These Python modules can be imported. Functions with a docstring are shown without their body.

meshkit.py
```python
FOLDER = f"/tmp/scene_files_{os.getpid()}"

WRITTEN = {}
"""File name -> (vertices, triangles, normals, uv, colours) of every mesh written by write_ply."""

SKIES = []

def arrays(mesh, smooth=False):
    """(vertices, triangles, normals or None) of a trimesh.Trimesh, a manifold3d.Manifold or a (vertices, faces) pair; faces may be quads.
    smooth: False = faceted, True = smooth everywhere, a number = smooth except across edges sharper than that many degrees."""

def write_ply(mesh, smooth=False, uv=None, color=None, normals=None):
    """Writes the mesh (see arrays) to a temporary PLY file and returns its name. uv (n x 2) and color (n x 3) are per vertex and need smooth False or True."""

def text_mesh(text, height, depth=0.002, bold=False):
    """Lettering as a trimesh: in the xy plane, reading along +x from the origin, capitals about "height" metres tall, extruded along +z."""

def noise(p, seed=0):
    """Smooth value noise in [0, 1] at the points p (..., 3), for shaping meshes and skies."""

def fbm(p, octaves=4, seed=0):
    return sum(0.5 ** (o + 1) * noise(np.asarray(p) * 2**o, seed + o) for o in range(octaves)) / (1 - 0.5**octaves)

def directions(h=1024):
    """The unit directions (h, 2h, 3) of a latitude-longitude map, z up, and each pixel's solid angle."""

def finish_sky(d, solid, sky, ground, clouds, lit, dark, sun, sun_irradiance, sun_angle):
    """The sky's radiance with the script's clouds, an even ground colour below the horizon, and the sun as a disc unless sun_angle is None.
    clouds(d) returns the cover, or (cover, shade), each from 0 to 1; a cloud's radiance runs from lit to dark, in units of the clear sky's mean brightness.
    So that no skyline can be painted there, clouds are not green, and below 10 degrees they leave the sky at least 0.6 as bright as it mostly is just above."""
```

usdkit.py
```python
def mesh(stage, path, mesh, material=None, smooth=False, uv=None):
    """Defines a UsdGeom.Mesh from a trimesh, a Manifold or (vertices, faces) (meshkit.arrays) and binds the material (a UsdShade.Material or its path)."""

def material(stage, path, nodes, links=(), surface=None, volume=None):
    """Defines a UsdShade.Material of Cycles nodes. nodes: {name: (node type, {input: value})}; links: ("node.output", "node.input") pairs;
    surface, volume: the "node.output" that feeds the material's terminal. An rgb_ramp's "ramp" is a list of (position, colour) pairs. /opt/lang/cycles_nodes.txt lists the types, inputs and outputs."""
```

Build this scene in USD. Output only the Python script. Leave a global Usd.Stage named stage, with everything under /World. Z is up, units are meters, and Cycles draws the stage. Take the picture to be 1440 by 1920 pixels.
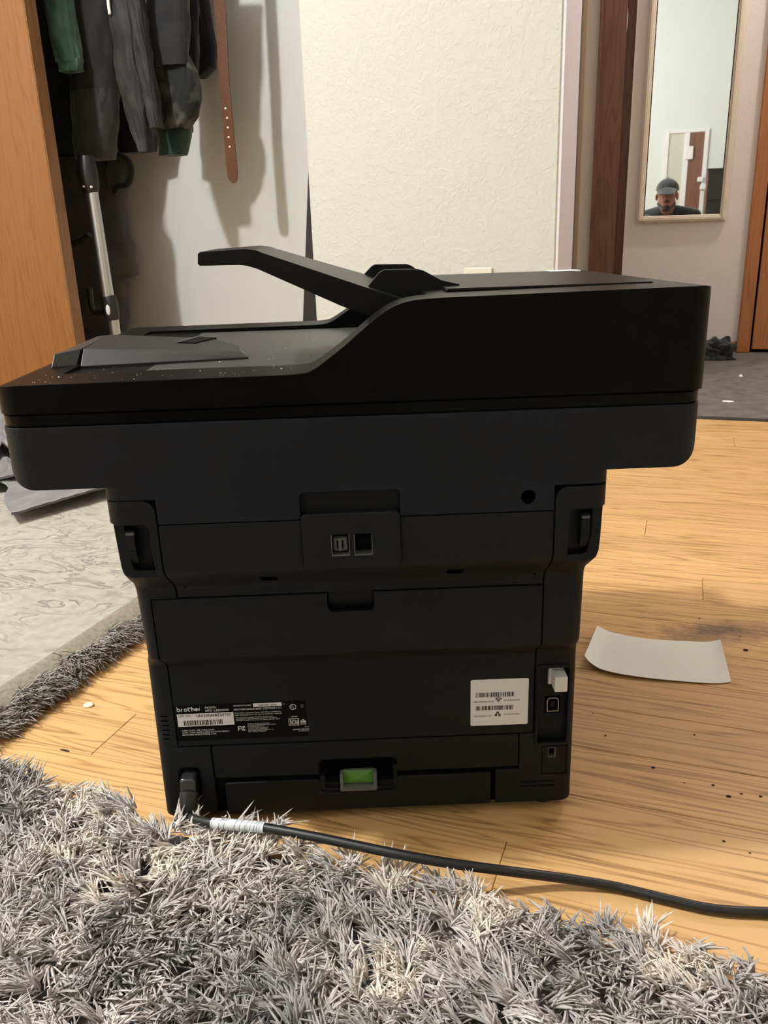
import math, random
import numpy as np, trimesh, manifold3d as m3
from manifold3d import Manifold, CrossSection
from shapely.geometry import Polygon, Point, LineString, box as sbox
from shapely.ops import unary_union
import usdkit, meshkit
from pxr import Usd, UsdGeom, UsdLux, UsdShade, Gf, Sdf, Vt

random.seed(7)
RNG = np.random.default_rng(7)
stage = Usd.Stage.CreateInMemory()
UsdGeom.SetStageUpAxis(stage, 'Z'); UsdGeom.SetStageMetersPerUnit(stage, 1.0)
UsdGeom.Xform.Define(stage, '/World'); UsdGeom.Scope.Define(stage, '/World/Looks')

# ------------------------------------------------------------------ camera
FPX, CAM_H = 1575.0, 0.515                       # focal length in pixels of the 1440 x 1920 frame, lens height
_d = np.array([154.0, 4541.0, FPX]); _d /= np.linalg.norm(_d)      # world down in camera axes (x right, y down, z ahead)
_f = np.array([0, 0, 1.0]) - _d * _d[2]; _f /= np.linalg.norm(_f)
CAMM = np.array([np.cross(_f, -_d), _f, -_d])
EYE = np.array([0, 0, CAM_H])
cam = UsdGeom.Camera.Define(stage, '/World/camera')
ax, ay, az = CAMM @ [1, 0, 0], CAMM @ [0, -1, 0], CAMM @ [0, 0, -1]
cam.AddTransformOp().Set(Gf.Matrix4d(*ax, 0, *ay, 0, *az, 0, *EYE, 1))
cam.CreateHorizontalApertureAttr(36.0); cam.CreateVerticalApertureAttr(48.0)
cam.CreateFocalLengthAttr(36.0 * FPX / 1440); cam.CreateClippingRangeAttr(Gf.Vec2f(0.02, 60))
cam.CreateExposureAttr(0.15)

# ------------------------------------------------------------------ lights
A20 = math.radians(20)
U = np.array([math.cos(A20), -math.sin(A20), 0]); V = np.array([math.sin(A20), math.cos(A20), 0])   # the room's axes
def R(u, v, z=0.0): return u * U + v * V + np.array([0, 0, z])
def sphere_light(name, pos, r, power, color):
    l = UsdLux.SphereLight.Define(stage, '/World/' + name)
    l.AddTranslateOp().Set(Gf.Vec3d(*map(float, pos)))
    l.CreateRadiusAttr(r); l.CreateIntensityAttr(power); l.CreateNormalizeAttr(True); l.CreateColorAttr(Gf.Vec3f(*color))
MAIN_POS = np.array([-1.72, 0.60, 2.36])
sphere_light('ceiling_lamp_bulb', MAIN_POS, 0.07, 78.0, (0.97, 0.985, 0.99))
REAR_POS = R(-1.5, -2.2, 2.30)
sphere_light('rear_lamp_bulb', REAR_POS, 0.12, 3.2, (0.72, 0.92, 1.0))
HALL_POS = R(0.60, 3.05, 2.05)
sphere_light('hall_lamp_bulb', HALL_POS, 0.05, 11.0, (1.0, 0.93, 0.90))
dome = UsdLux.DomeLight.Define(stage, '/World/night_sky'); dome.CreateIntensityAttr(0.02); dome.CreateColorAttr(Gf.Vec3f(.5, .6, 1))

# ------------------------------------------------------------------ naming helpers
used = {}
def path_of(name, parent=None):
    base = (str(parent.GetPath()) if parent is not None else '/World') + '/' + name
    n = used.get(base, 0); used[base] = n + 1
    return base if n == 0 else f'{base}_{n:03d}'
def prim_of(x): return x.GetPrim() if hasattr(x, 'GetPrim') else x
def tag(o, label=None, cat=None, group=None, kind=None):
    p = prim_of(o)
    for k, v in (('label', label), ('category', cat), ('group', group), ('kind', kind)):
        if v: p.SetCustomDataByKey(k, v)
    return p
def thing(name, label, cat, loc=(0, 0, 0), group=None, parent=None):
    x = UsdGeom.Xform.Define(stage, path_of(name, parent)); x.AddTranslateOp().Set(Gf.Vec3d(*map(float, loc)))
    return tag(x, label, cat, group)
def obj(name, mesh, mat, parent=None, smooth=False, label=None, cat=None, group=None, kind=None, uv=None):
    m = usdkit.mesh(stage, path_of(name, parent), mesh, mat, smooth=smooth, uv=uv)
    return tag(m, label, cat, group, kind)

# ------------------------------------------------------------------ picture to place: points on known planes
def ray(px, py): return CAMM @ np.array([px - 720.0, py - 960.0, FPX])
def on_z(px, py, z=0.0):
    r = ray(px, py); return EYE + (z - CAM_H) / r[2] * r
def on_plane(px, py, p, n):
    r = ray(px, py); return EYE + np.dot(np.asarray(p) - EYE, n) / np.dot(r, n) * r
def wall_uz(px, py, Vc):
    P = on_plane(px, py, V * Vc, V); return np.array([P @ U, P[2]])
def floor_uv(px, py, z=0.0):
    P = on_z(px, py, z); return np.array([P @ U, P @ V])

# ------------------------------------------------------------------ shape helpers
cat = trimesh.util.concatenate
def tm(man):
    m = man.to_mesh(); return trimesh.Trimesh(m.vert_properties[:, :3], m.tri_verts, process=False)
def hullpts(p): return Manifold.hull_points(np.asarray(p, float))
def cbox(x0, x1, y0, y1, z0, z1, c=0.0):
    """A box with chamfered edges, as a Manifold."""
    if c <= 0: return Manifold.cube((x1 - x0, y1 - y0, z1 - z0)).translate((x0, y0, z0))
    P = []
    for sx in (0, 1):
        for sy in (0, 1):
            for sz in (0, 1):
                x, y, z = (x0, x1)[sx], (y0, y1)[sy], (z0, z1)[sz]
                dx, dy, dz = c * (1 - 2 * sx), c * (1 - 2 * sy), c * (1 - 2 * sz)
                P += [(x, y + dy, z + dz), (x + dx, y, z + dz), (x + dx, y + dy, z)]
    return hullpts(P)
def poly_cs(poly):
    geoms = getattr(poly, 'geoms', [poly]); loops = []
    for g in geoms:
        g = Polygon(g.exterior, g.interiors)
        loops.append(np.array(g.exterior.coords)[:-1]); loops += [np.array(i.coords)[:-1] for i in g.interiors]
    return CrossSection([np.ascontiguousarray(l) for l in loops], m3.FillRule.EvenOdd)
def prism_xz(poly, y0, y1):
    """A polygon in x and z, extruded from y0 to y1."""
    return Manifold.extrude(poly_cs(poly), y1 - y0).rotate((90, 0, 0)).translate((0, y1, 0))
def prism_xy(poly, z0, z1): return Manifold.extrude(poly_cs(poly), z1 - z0).translate((0, 0, z0))
def rrect(x0, x1, y0, y1, r, q=6):
    return sbox(x0 + r, y0 + r, x1 - r, y1 - r).buffer(r, quad_segs=q) if r > 0 else sbox(x0, y0, x1, y1)
def room_mat(m):
    """u, v, z mesh into the world."""
    t = np.eye(4); t[:3, 0], t[:3, 1] = U, V
    m = m.copy() if isinstance(m, trimesh.Trimesh) else tm(m); m.apply_transform(t); return m
def rbox(u0, u1, v0, v1, z0, z1, c=0.0): return room_mat(cbox(u0, u1, v0, v1, z0, z1, c))
def cap_hull(a, b, ra, rb, n=10):
    return Manifold.batch_hull([Manifold.sphere(ra, n * 2).translate(tuple(map(float, a))), Manifold.sphere(rb, n * 2).translate(tuple(map(float, b)))])
def catmull(pts, n=8):
    p = np.asarray(pts, float); p = np.vstack([2 * p[0] - p[1], p, 2 * p[-1] - p[-2]]); out = []
    for i in range(1, len(p) - 2):
        for t in np.linspace(0, 1, n, endpoint=False):
            out.append(.5 * ((2 * p[i]) + (p[i + 1] - p[i - 1]) * t + (2 * p[i - 1] - 5 * p[i] + 4 * p[i + 1] - p[i + 2]) * t * t + (3 * p[i] - p[i - 1] - 3 * p[i + 1] + p[i + 2]) * t ** 3))
    out.append(p[-2]); return np.array(out)
def tube(points, radii, sides=12, caps=True):
    p = np.asarray(points, float); radii = np.broadcast_to(radii, (len(p),))
    t = np.gradient(p, axis=0); t /= np.linalg.norm(t, axis=1, keepdims=True) + 1e-12
    a = np.zeros_like(p); ref = np.array([0, 0, 1.0]) if abs(t[0, 2]) < .9 else np.array([1.0, 0, 0])
    for i in range(len(p)):
        ref = ref - t[i] * (ref @ t[i]); ref /= np.linalg.norm(ref); a[i] = ref
    b = np.cross(t, a); ang = np.arange(sides) * 2 * np.pi / sides
    v = p[:, None] + radii[:, None, None] * (np.cos(ang)[None, :, None] * a[:, None] + np.sin(ang)[None, :, None] * b[:, None])
    f = []
    for i in range(len(p) - 1):
        for j in range(sides):
            k = (j + 1) % sides; q = [i * sides + j, i * sides + k, (i + 1) * sides + k, (i + 1) * sides + j]
            f += [[q[0], q[1], q[2]], [q[0], q[2], q[3]]]
    v = v.reshape(-1, 3)
    if caps:
        n = len(v); v = np.vstack([v, p[0], p[-1]])
        for j in range(sides):
            k = (j + 1) % sides; f += [[n, k, j], [n + 1, (len(p) - 1) * sides + j, (len(p) - 1) * sides + k]]
    return trimesh.Trimesh(v, f, process=False)

# ------------------------------------------------------------------ materials
def M(name, nodes, links=(), surface='p.BSDF'): return usdkit.material(stage, '/World/Looks/' + name, nodes, links, surface=surface)
def plain(name, col, rough=.5, metal=0.0, spec=.5, **k):
    return M(name, {'p': ('principled_bsdf', {'base_color': col, 'roughness': rough, 'metallic': metal, 'specular_ior_level': spec, **k})})
def plastic(name, col, rough, spec=.5, grain=.10, scale=1800, bev=.0010):
    return M(name, {'g': ('geometry', {}), 'bv': ('bevel', {'radius': bev, 'samples': 6}),
                    'n': ('noise_texture', {'scale': scale, 'detail': 1}), 'b': ('bump', {'strength': grain, 'distance': .0004}),
                    'p': ('principled_bsdf', {'base_color': col, 'roughness': rough, 'specular_ior_level': spec})},
             [('g.position', 'n.vector'), ('n.fac', 'b.height'), ('bv.bevel', 'b.normal'), ('b.normal', 'p.normal')])
def speckled(name, c1, c2, scale, rough=.8, bump=.3, dist=.002, detail=4, lo=.35, hi=.65, stretch=(1, 1, 1), spec=.3, dark=None):
    return M(name, {'g': ('geometry', {}), 'm': ('mapping', {'scale': stretch}), 'n': ('noise_texture', {'scale': scale, 'detail': detail, 'roughness': .6}),
                    'r': ('rgb_ramp', {'ramp': [(lo, c1), (hi, c2)]}), 'b': ('bump', {'strength': bump, 'distance': dist}),
                    'p': ('principled_bsdf', {'roughness': rough, 'specular_ior_level': spec})},
             [('g.position', 'm.vector'), ('m.vector', 'n.vector'), ('n.fac', 'r.fac'), ('r.color', 'p.base_color'), ('n.fac', 'b.height'), ('b.normal', 'p.normal')])
def painted_wall(name, col, tint, texscale=58, strength=.30, dist=.0026):
    return M(name, {'g': ('geometry', {}), 'n': ('noise_texture', {'scale': texscale, 'detail': 2.5, 'roughness': .55, 'distortion': .6}),
                    'r': ('rgb_ramp', {'ramp': [(.44, (0, 0, 0)), (.60, (1, 1, 1))]}), 'n2': ('noise_texture', {'scale': 2.2, 'detail': 3}),
                    'c': ('mix', {'color1': col, 'color2': tint}), 'b': ('bump', {'strength': strength, 'distance': dist}),
                    'p': ('principled_bsdf', {'roughness': .62, 'specular_ior_level': .35})},
             [('g.position', 'n.vector'), ('g.position', 'n2.vector'), ('n.fac', 'r.fac'), ('n2.fac', 'c.fac'), ('c.color', 'p.base_color'), ('r.color', 'b.height'), ('b.normal', 'p.normal')])
def wood(name, light, mid, dark, rough=.35, rotz=20.0, along='x', freq=1.0, spec=.5, contrast=1.0, vary=.12, stains=False, coat=0.0):
    """Wood with cathedral grain along one axis (x turned by rotz, or z)."""
    sc = {'x': (1.1, 20, 20), 'z': (14, 14, 1.0)}[along]; fine = {'x': (5, 240, 240), 'z': (190, 190, 4)}[along]
    nodes = {'g': ('geometry', {}), 'rot': ('mapping', {'rotation': (0, 0, math.radians(rotz))}),
             'oi': ('object_info', {}), 'mul': ('math', {'math_type': 'multiply', 'value2': 37.0}), 'cx': ('combine_xyz', {}), 'add': ('vector_math', {'math_type': 'add'}),
             'm1': ('mapping', {'scale': sc}), 'm2': ('mapping', {'scale': fine}),
             'n1': ('noise_texture', {'scale': 1.6 * freq, 'detail': 2, 'roughness': .45, 'distortion': .35}),
             'k': ('math', {'math_type': 'multiply', 'value2': 24.0}), 'fr': ('math', {'math_type': 'pingpong', 'value2': 1.0}),
             'n2': ('noise_texture', {'scale': 1.0, 'detail': 3, 'roughness': .65}),
             'mixf': ('mix', {'fac': .44}), 'r': ('rgb_ramp', {'ramp': [(.15, dark), (.33, mid), (.54, light)]}),
             'v': ('math', {'math_type': 'multiply_add', 'value2': vary, 'value3': 1 - vary / 2}), 'hsv': ('hsv', {}),
             'b': ('bump', {'strength': .12, 'distance': .0008}),
             'p': ('principled_bsdf', {'roughness': rough, 'specular_ior_level': spec, 'coat_weight': coat, 'coat_roughness': .25})}
    links = [('g.position', 'rot.vector'), ('oi.random', 'mul.value1'), ('mul.value', 'cx.x'), ('mul.value', 'cx.y'), ('mul.value', 'cx.z'), ('rot.vector', 'add.vector1'), ('cx.vector', 'add.vector2'),
             ('add.vector', 'm1.vector'), ('add.vector', 'm2.vector'), ('m1.vector', 'n1.vector'), ('m2.vector', 'n2.vector'), ('n1.fac', 'k.value1'), ('k.value', 'fr.value1'),
             ('fr.value', 'mixf.color1'), ('n2.fac', 'mixf.color2'), ('mixf.color', 'r.fac'), ('oi.random', 'v.value1'), ('v.value', 'hsv.value'), ('r.color', 'hsv.color'),
             ('mixf.color', 'b.height'), ('b.normal', 'p.normal')]
    if not stains: links.append(('hsv.color', 'p.base_color'))
    else:
        s0 = on_z(1345, 1185); s1 = on_z(1225, 1130)
        nodes |= {'sm': ('mapping', {'location': (-s0[0], -s0[1], 0)}), 'sd': ('vector_math', {'math_type': 'multiply', 'vector2': (13, 30, 0)}), 'sl': ('vector_math', {'math_type': 'length'}),
                  'sn': ('noise_texture', {'scale': 34, 'detail': 4, 'roughness': .7}), 'sa': ('math', {'math_type': 'multiply_add', 'value2': 1.9, 'value3': -.75}), 'ss': ('math', {'math_type': 'add'}),
                  'sr': ('map_range', {'from_min': .35, 'from_max': 1.35, 'to_min': .88, 'to_max': 0.0, 'clamp': True}), 'mx': ('mix', {'color2': (.10, .065, .04)})}
        links += [('g.position', 'sm.vector'), ('sm.vector', 'sd.vector1'), ('sd.vector', 'sl.vector1'), ('g.position', 'sn.vector'), ('sn.fac', 'sa.value1'), ('sl.value', 'ss.value1'), ('sa.value', 'ss.value2'),
                  ('ss.value', 'sr.value'), ('sr.result', 'mx.fac'), ('hsv.color', 'mx.color1'), ('mx.color', 'p.base_color')]
    return M(name, nodes, links)
def fabric(name, c1, c2, scale=30, weave=900, rough=.85, sheen=.3, lo=.38, hi=.62):
    return M(name, {'g': ('geometry', {}), 'n': ('noise_texture', {'scale': scale, 'detail': 4}), 'w': ('noise_texture', {'scale': weave, 'detail': 1}),
                    'r': ('rgb_ramp', {'ramp': [(lo, c1), (hi, c2)]}), 'b': ('bump', {'strength': .25, 'distance': .001}),
                    'p': ('principled_bsdf', {'roughness': rough, 'sheen_weight': sheen, 'specular_ior_level': .25})},
             [('g.position', 'n.vector'), ('g.position', 'w.vector'), ('n.fac', 'r.fac'), ('r.color', 'p.base_color'), ('w.fac', 'b.height'), ('b.normal', 'p.normal')])

WALL = painted_wall('cream_textured_paint', (.60, .592, .545), (.57, .562, .515))
CLOSETW = painted_wall('closet_white_paint', (.64, .64, .60), (.61, .61, .575), 90, .10, .001)
PINKW = painted_wall('hall_pink_white_paint', (.88, .80, .76), (.84, .75, .70), 80, .12, .0012)
LAVW = painted_wall('hall_grey_lilac_paint', (.74, .72, .76), (.71, .69, .73), 80, .2, .002)
REARW = painted_wall('rear_white_paint', (.74, .80, .79), (.72, .78, .765), 80, .2, .002)
CEIL = painted_wall('ceiling_white', (.60, .60, .58), (.58, .58, .56), 60, .3, .003)
OAK = wood('oak_laminate', (.66, .40, .165), (.55, .315, .118), (.27, .140, .050), rough=.45, stains=True, spec=.35)
ORANGE = wood('orange_veneer', (.24, .098, .024), (.22, .087, .020), (.185, .07, .016), rough=.38, along='z', freq=.8, vary=.02)
EDGEW = wood('veneer_edge', (.27, .135, .055), (.24, .115, .045), (.19, .09, .034), rough=.5, along='z', freq=.8, vary=.02)
BROWN = wood('brown_door_veneer', (.20, .090, .058), (.175, .074, .047), (.13, .052, .034), rough=.42, along='z', freq=.7, vary=.04)
REDWOOD = wood('reddish_trim_wood', (.47, .178, .058), (.42, .152, .048), (.34, .115, .036), rough=.4, along='z', freq=.7, vary=.04)
BASEW = wood('baseboard_wood', (.36, .15, .055), (.30, .115, .04), (.2, .07, .025), rough=.4, along='x', vary=.02)
MATF = speckled('dark_hall_vinyl', (.115, .098, .085), (.185, .165, .145), 24, .75, .2, .001, 6)
GREYPL = plastic('charcoal_plastic', (.0095, .0108, .0120), .55, spec=.2)
BEDPL = plastic('slate_plastic', (.0105, .0130, .0175), .55, spec=.22)
BLKPL = plastic('black_plastic', (.006, .006, .006), .38, spec=.25, grain=.06)
TOPPL = plastic('black_cover_plastic', (.0030, .0028, .0027), .36, spec=.10, grain=.16, scale=1400)
GLOSSBLK = plain('glossy_black', (.003, .0035, .0035), .25, spec=.12)
DARK = plain('dark_gap', (.004, .004, .004), .9, spec=.1)
STEEL = plain('port_steel', (.55, .55, .55), .35, 1.0)
CHROME = plain('brushed_aluminium', (.62, .62, .60), .38, 1.0)
LABELW = plain('white_label', (.82, .80, .79), .45)
LABELB = plain('black_label', (.004, .004, .004), .5, spec=.08)
INKW = plain('white_ink', (.60, .60, .58), .6)
INKB = plain('black_ink', (.012, .012, .012), .6)
GREENPL = plain('green_lever_plastic', (.10, .26, .035), .35)
GREYLEV = plain('grey_lever_plastic', (.13, .135, .14), .45)
JACKGREY = plain('grey_jack_plastic', (.11, .11, .105), .5)
PLUGW = plain('white_plug_plastic', (.74, .73, .69), .35)
PAPER = plain('white_paper', (.86, .85, .82), .7, spec=.2)
IVORY = plain('ivory_outlet_plastic', (.72, .69, .58), .4)
RUBBER = plain('black_rubber', (.012, .012, .012), .42)
CAPSTEEL = plain('satin_nickel', (.70, .68, .63), .3, 1.0)
FRAMEW = plain('cream_frame_paint', (.82, .70, .55), .42)
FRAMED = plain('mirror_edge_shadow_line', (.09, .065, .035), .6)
GLASSM = plain('mirror_silver', (.90, .93, .91), .015, 1.0)
WHITEP = plain('white_gloss_paint', (.82, .83, .85), .4)
LEATHER = speckled('brown_leather', (.080, .028, .0095), (.110, .040, .015), 120, .5, .2, .0006, 3)
DUST = plain('pale_dust', (.55, .54, .50), .9)
DIRT = plain('dark_dirt', (.035, .022, .012), .9)

# ------------------------------------------------------------------ the room
CEIL_H, REAR, LEFT, RIGHT, VW, VH, VC = 2.68, -3.4, -3.5, 1.9, 2.30, 3.47, 2.93
def struct(name, mesh, mat, label=None, parent=None, smooth=False):
    return obj(name, mesh, mat, parent, smooth, label, kind='structure' if parent is None else None)

fl = thing('floor', 'honey oak laminate floor with long straight planks', None); tag(fl, kind='structure')
obj('subfloor', rbox(LEFT, RIGHT, REAR, VW, -.05, -.0105), plain('underlay', (.2, .12, .05), .9), fl)
pw, ln, row, gap = .0795, 1.22, 0, .00025
vv = -.20
while vv < VW - .01:
    v1 = min(vv + pw, VW)
    uu = LEFT - (row * .437) % ln
    while uu < RIGHT:
        a, b = max(uu, LEFT), min(uu + ln, RIGHT)
        near = -2.75 < a + .6 and vv > -.25
        if b - a > .03: obj('plank', rbox(a + gap, b - gap, vv + gap, v1 - gap, -.010, 0.0, .0006), OAK, fl)
        uu += ln
    vv += pw; row += 1
obj('rear_boards', rbox(LEFT, RIGHT, REAR, -.20, -.0105, -.0002), OAK, fl)
f2 = thing('floor', 'dark grey-brown worn vinyl floor of the hall', None); tag(f2, kind='structure')
obj('vinyl_sheet', rbox(-1.02, RIGHT, VW + .012, 4.2, -.03, .002), MATF, f2)
obj('closet_boards', rbox(LEFT, -1.03, VW, VC, -.03, -.001), OAK, f2)
obj('edge_strip', rbox(-.33, RIGHT, VW - .004, VW + .014, -.01, .0045, .002), plain('dark_edge_strip', (.02, .017, .015), .6), f2)

struct('ceiling', rbox(LEFT - .1, RIGHT + .1, REAR - .1, 4.3, CEIL_H, CEIL_H + .08), CEIL, 'plain white ceiling')
struct('wall_left', rbox(LEFT - .1, LEFT, REAR - .1, 4.2, -.05, CEIL_H), WALL, 'left side wall of the room')
struct('wall_right', rbox(RIGHT, RIGHT + .1, REAR - .1, 4.2, -.05, CEIL_H), WALL, 'right side wall of the room')
struct('wall_rear', rbox(LEFT, RIGHT, REAR - .1, REAR, -.05, CEIL_H), REARW, 'white rear wall seen in the mirror')
uL, uR = wall_uz(577, 320, VW)[0], wall_uz(1053, 270, VW)[0]
struct('wall_center', cat([rbox(uL, uR - .006, VW, 2.58, -.05, CEIL_H, .004), rbox(uL, uL + .12, 2.57, VC + .1, -.05, CEIL_H)]), WALL, 'cream knockdown-textured wall behind the printer')
struct('wall_closet', rbox(LEFT, uL, VC, VC + .1, -.05, CEIL_H), CLOSETW, 'grey-white back wall of the open closet')
struct('wall_header', rbox(LEFT, uL, VW, VW + .1, 2.08, CEIL_H), WALL, 'wall over the closet opening')
struct('wall_side', rbox(uR - .008, uR, VW + .004, 2.585, -.05, CEIL_H), LAVW, 'lilac grey painted end face of the cream wall')
# hall
def hu(px, py, Vc=VH): return wall_uz(px, py, Vc)[0]
pk0, pk1 = hu(1181, 250), hu(1396, 500)
struct('wall_hall', rbox(pk0, pk1 + .01, VH, VH + .12, 0, CEIL_H), PINKW, 'pinkish white hall wall carrying the narrow mirror')
struct('wall_far', rbox(-1.25, pk0 + .5, 4.02, 4.12, 0, CEIL_H), LAVW, 'lilac grey wall strip at the end of the hall')
struct('wall_front', rbox(pk1, RIGHT, VH + .06, VH + .16, 0, CEIL_H), PINKW, 'wall behind the brown door at right')
struct('wall_end', rbox(-1.27, -1.17, VC + .1, 4.12, 0, CEIL_H), LAVW, 'far side wall of the hall')
bt = thing('baseboard_hall', 'reddish wood baseboard under the hall mirror', None); tag(bt, kind='structure')
obj('lower_board', rbox(pk0, pk1, VH - .014, VH, .002, .030, .002), BASEW, bt)
obj('upper_moulding', rbox(pk0, pk1, VH - .009, VH, .0305, .042, .003), BASEW, bt)
# right door and its casing
t = thing('trim_1', 'reddish brown casing board left of the right-hand door', None); tag(t, kind='structure')
cw = hu(1403, 655) - hu(1375, 655)
obj('casing_board', rbox(pk1, pk1 + cw - .006, VH - .020, VH + .06, 0.002, 2.1, .003), REDWOOD, t)
obj('casing_edge', rbox(pk1 + cw - .006, pk1 + cw, VH - .004, VH + .06, 0.002, 2.1), DARK, t)
t = thing('door_1', 'reddish brown flush door at the right edge of the picture', None); tag(t, kind='structure')
obj('door_leaf', rbox(pk1 + cw + .001, pk1 + cw + .80, VH - .012, VH + .028, .014, 2.07, .002), REDWOOD, t)
obj('door_stop', rbox(pk1 + cw, pk1 + cw + .80, VH + .03, VH + .06, .002, 2.1), DARK, t)
# left hall doorway: jamb, door leaf, beige casing
t = thing('trim_2', 'dark brown door jamb with a steel latch plate', None); tag(t, kind='structure')
j0, j1 = hu(1163, 250, VH + .02), hu(1182, 250, VH + .02)
obj('jamb_board', rbox(j0, j1 + .004, VH + .025, VH + .09, .002, CEIL_H - .3), BROWN, t)
zl = wall_uz(1176, 34, VH)[1]; um = hu(1174, 34)
plate = tm(Manifold.cylinder(.004, .031, circular_segments=28).scale((.30, 1.0, 1.0)).rotate((90, 0, 0)).rotate((0, 90, 0)).rotate((0, -90, 0)))
pl_ = tm(Manifold.sphere(1.0, 32).scale((.0075, .006, .043)).translate((um, VH + .022, zl)))
obj('latch_plate', room_mat(pl_), CAPSTEEL, t, True, 'curved satin steel latch plate')
t = thing('door_2', 'open brown hall door seen edge-on left of the mirror', None); tag(t, kind='structure')
d0, d1 = hu(1116, 250, VH + .01), hu(1164, 250, VH + .01)
obj('door_leaf', rbox(d0, d1, VH + .01, VH + .05, .006, 2.07, .002), BROWN, t)
obj('door_edge_strip', rbox(d0 - .002, d0 + .008, VH + .004, VH + .045, .006, 2.07, .001), BROWN, t)
t = thing('trim_3', 'beige painted trim strip beside the brown hall door', None); tag(t, kind='structure')
t0, t1 = hu(1086, 250, VH + .03), hu(1117, 250, VH + .03)
obj('trim_board', rbox(t0, t1 + .01, VH + .03, VH + .12, .002, 2.3, .002), plain('beige_paint', (.84, .75, .64), .55), t)
obj('trim_bead', rbox(t0 - .004, t0 + .010, VH + .024, VH + .06, .002, 2.3, .002), plain('tan_bead', (.42, .30, .18), .5), t)

# outlet on the centre wall
oz, oc = wall_uz(897, 501.5, VW)[1], wall_uz(897, 501.5, VW)[0]
o = thing('wall_outlet', 'ivory power outlet plate low on the cream wall behind the printer', 'outlet', R(oc, VW - .001, oz - .115))
def at_room(m, u, v, z):                                  # u v z mesh around a thing's base
    m = room_mat(m); return m
obj('cover_plate', room_mat(cbox(-.039, .039, -.006, .001, 0, .115, .003)), IVORY, o)
for k in (.026, .070): obj('receptacle', room_mat(cbox(-.017, .017, -.008, -.005, k, k + .029, .002)), IVORY, o)

# the closet door panel at the left
t = thing('closet_door', 'orange wood veneer sliding closet door at left', 'door', R(-2.2, VW, 0))
pe = wall_uz(104, 400, VW)[0]; th = .05
obj('panel', room_mat(tm(cbox(LEFT + .02, pe, VW - .002, VW + th, .012, 2.07, .0015)).apply_translation((2.2, -VW, 0))), ORANGE, t)
obj('edge_band', room_mat(tm(cbox(pe, pe + .002, VW, VW + th, .012, 2.07)).apply_translation((2.2, -VW, 0))), EDGEW, t, label='darker edge of the door')
obj('track', room_mat(tm(cbox(LEFT + .02, uL - .004, VW + .004, VW + .046, 0, .011)).apply_translation((2.2, -VW, 0))), plain('track_bronze', (.05, .03, .02), .5), t)

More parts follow.
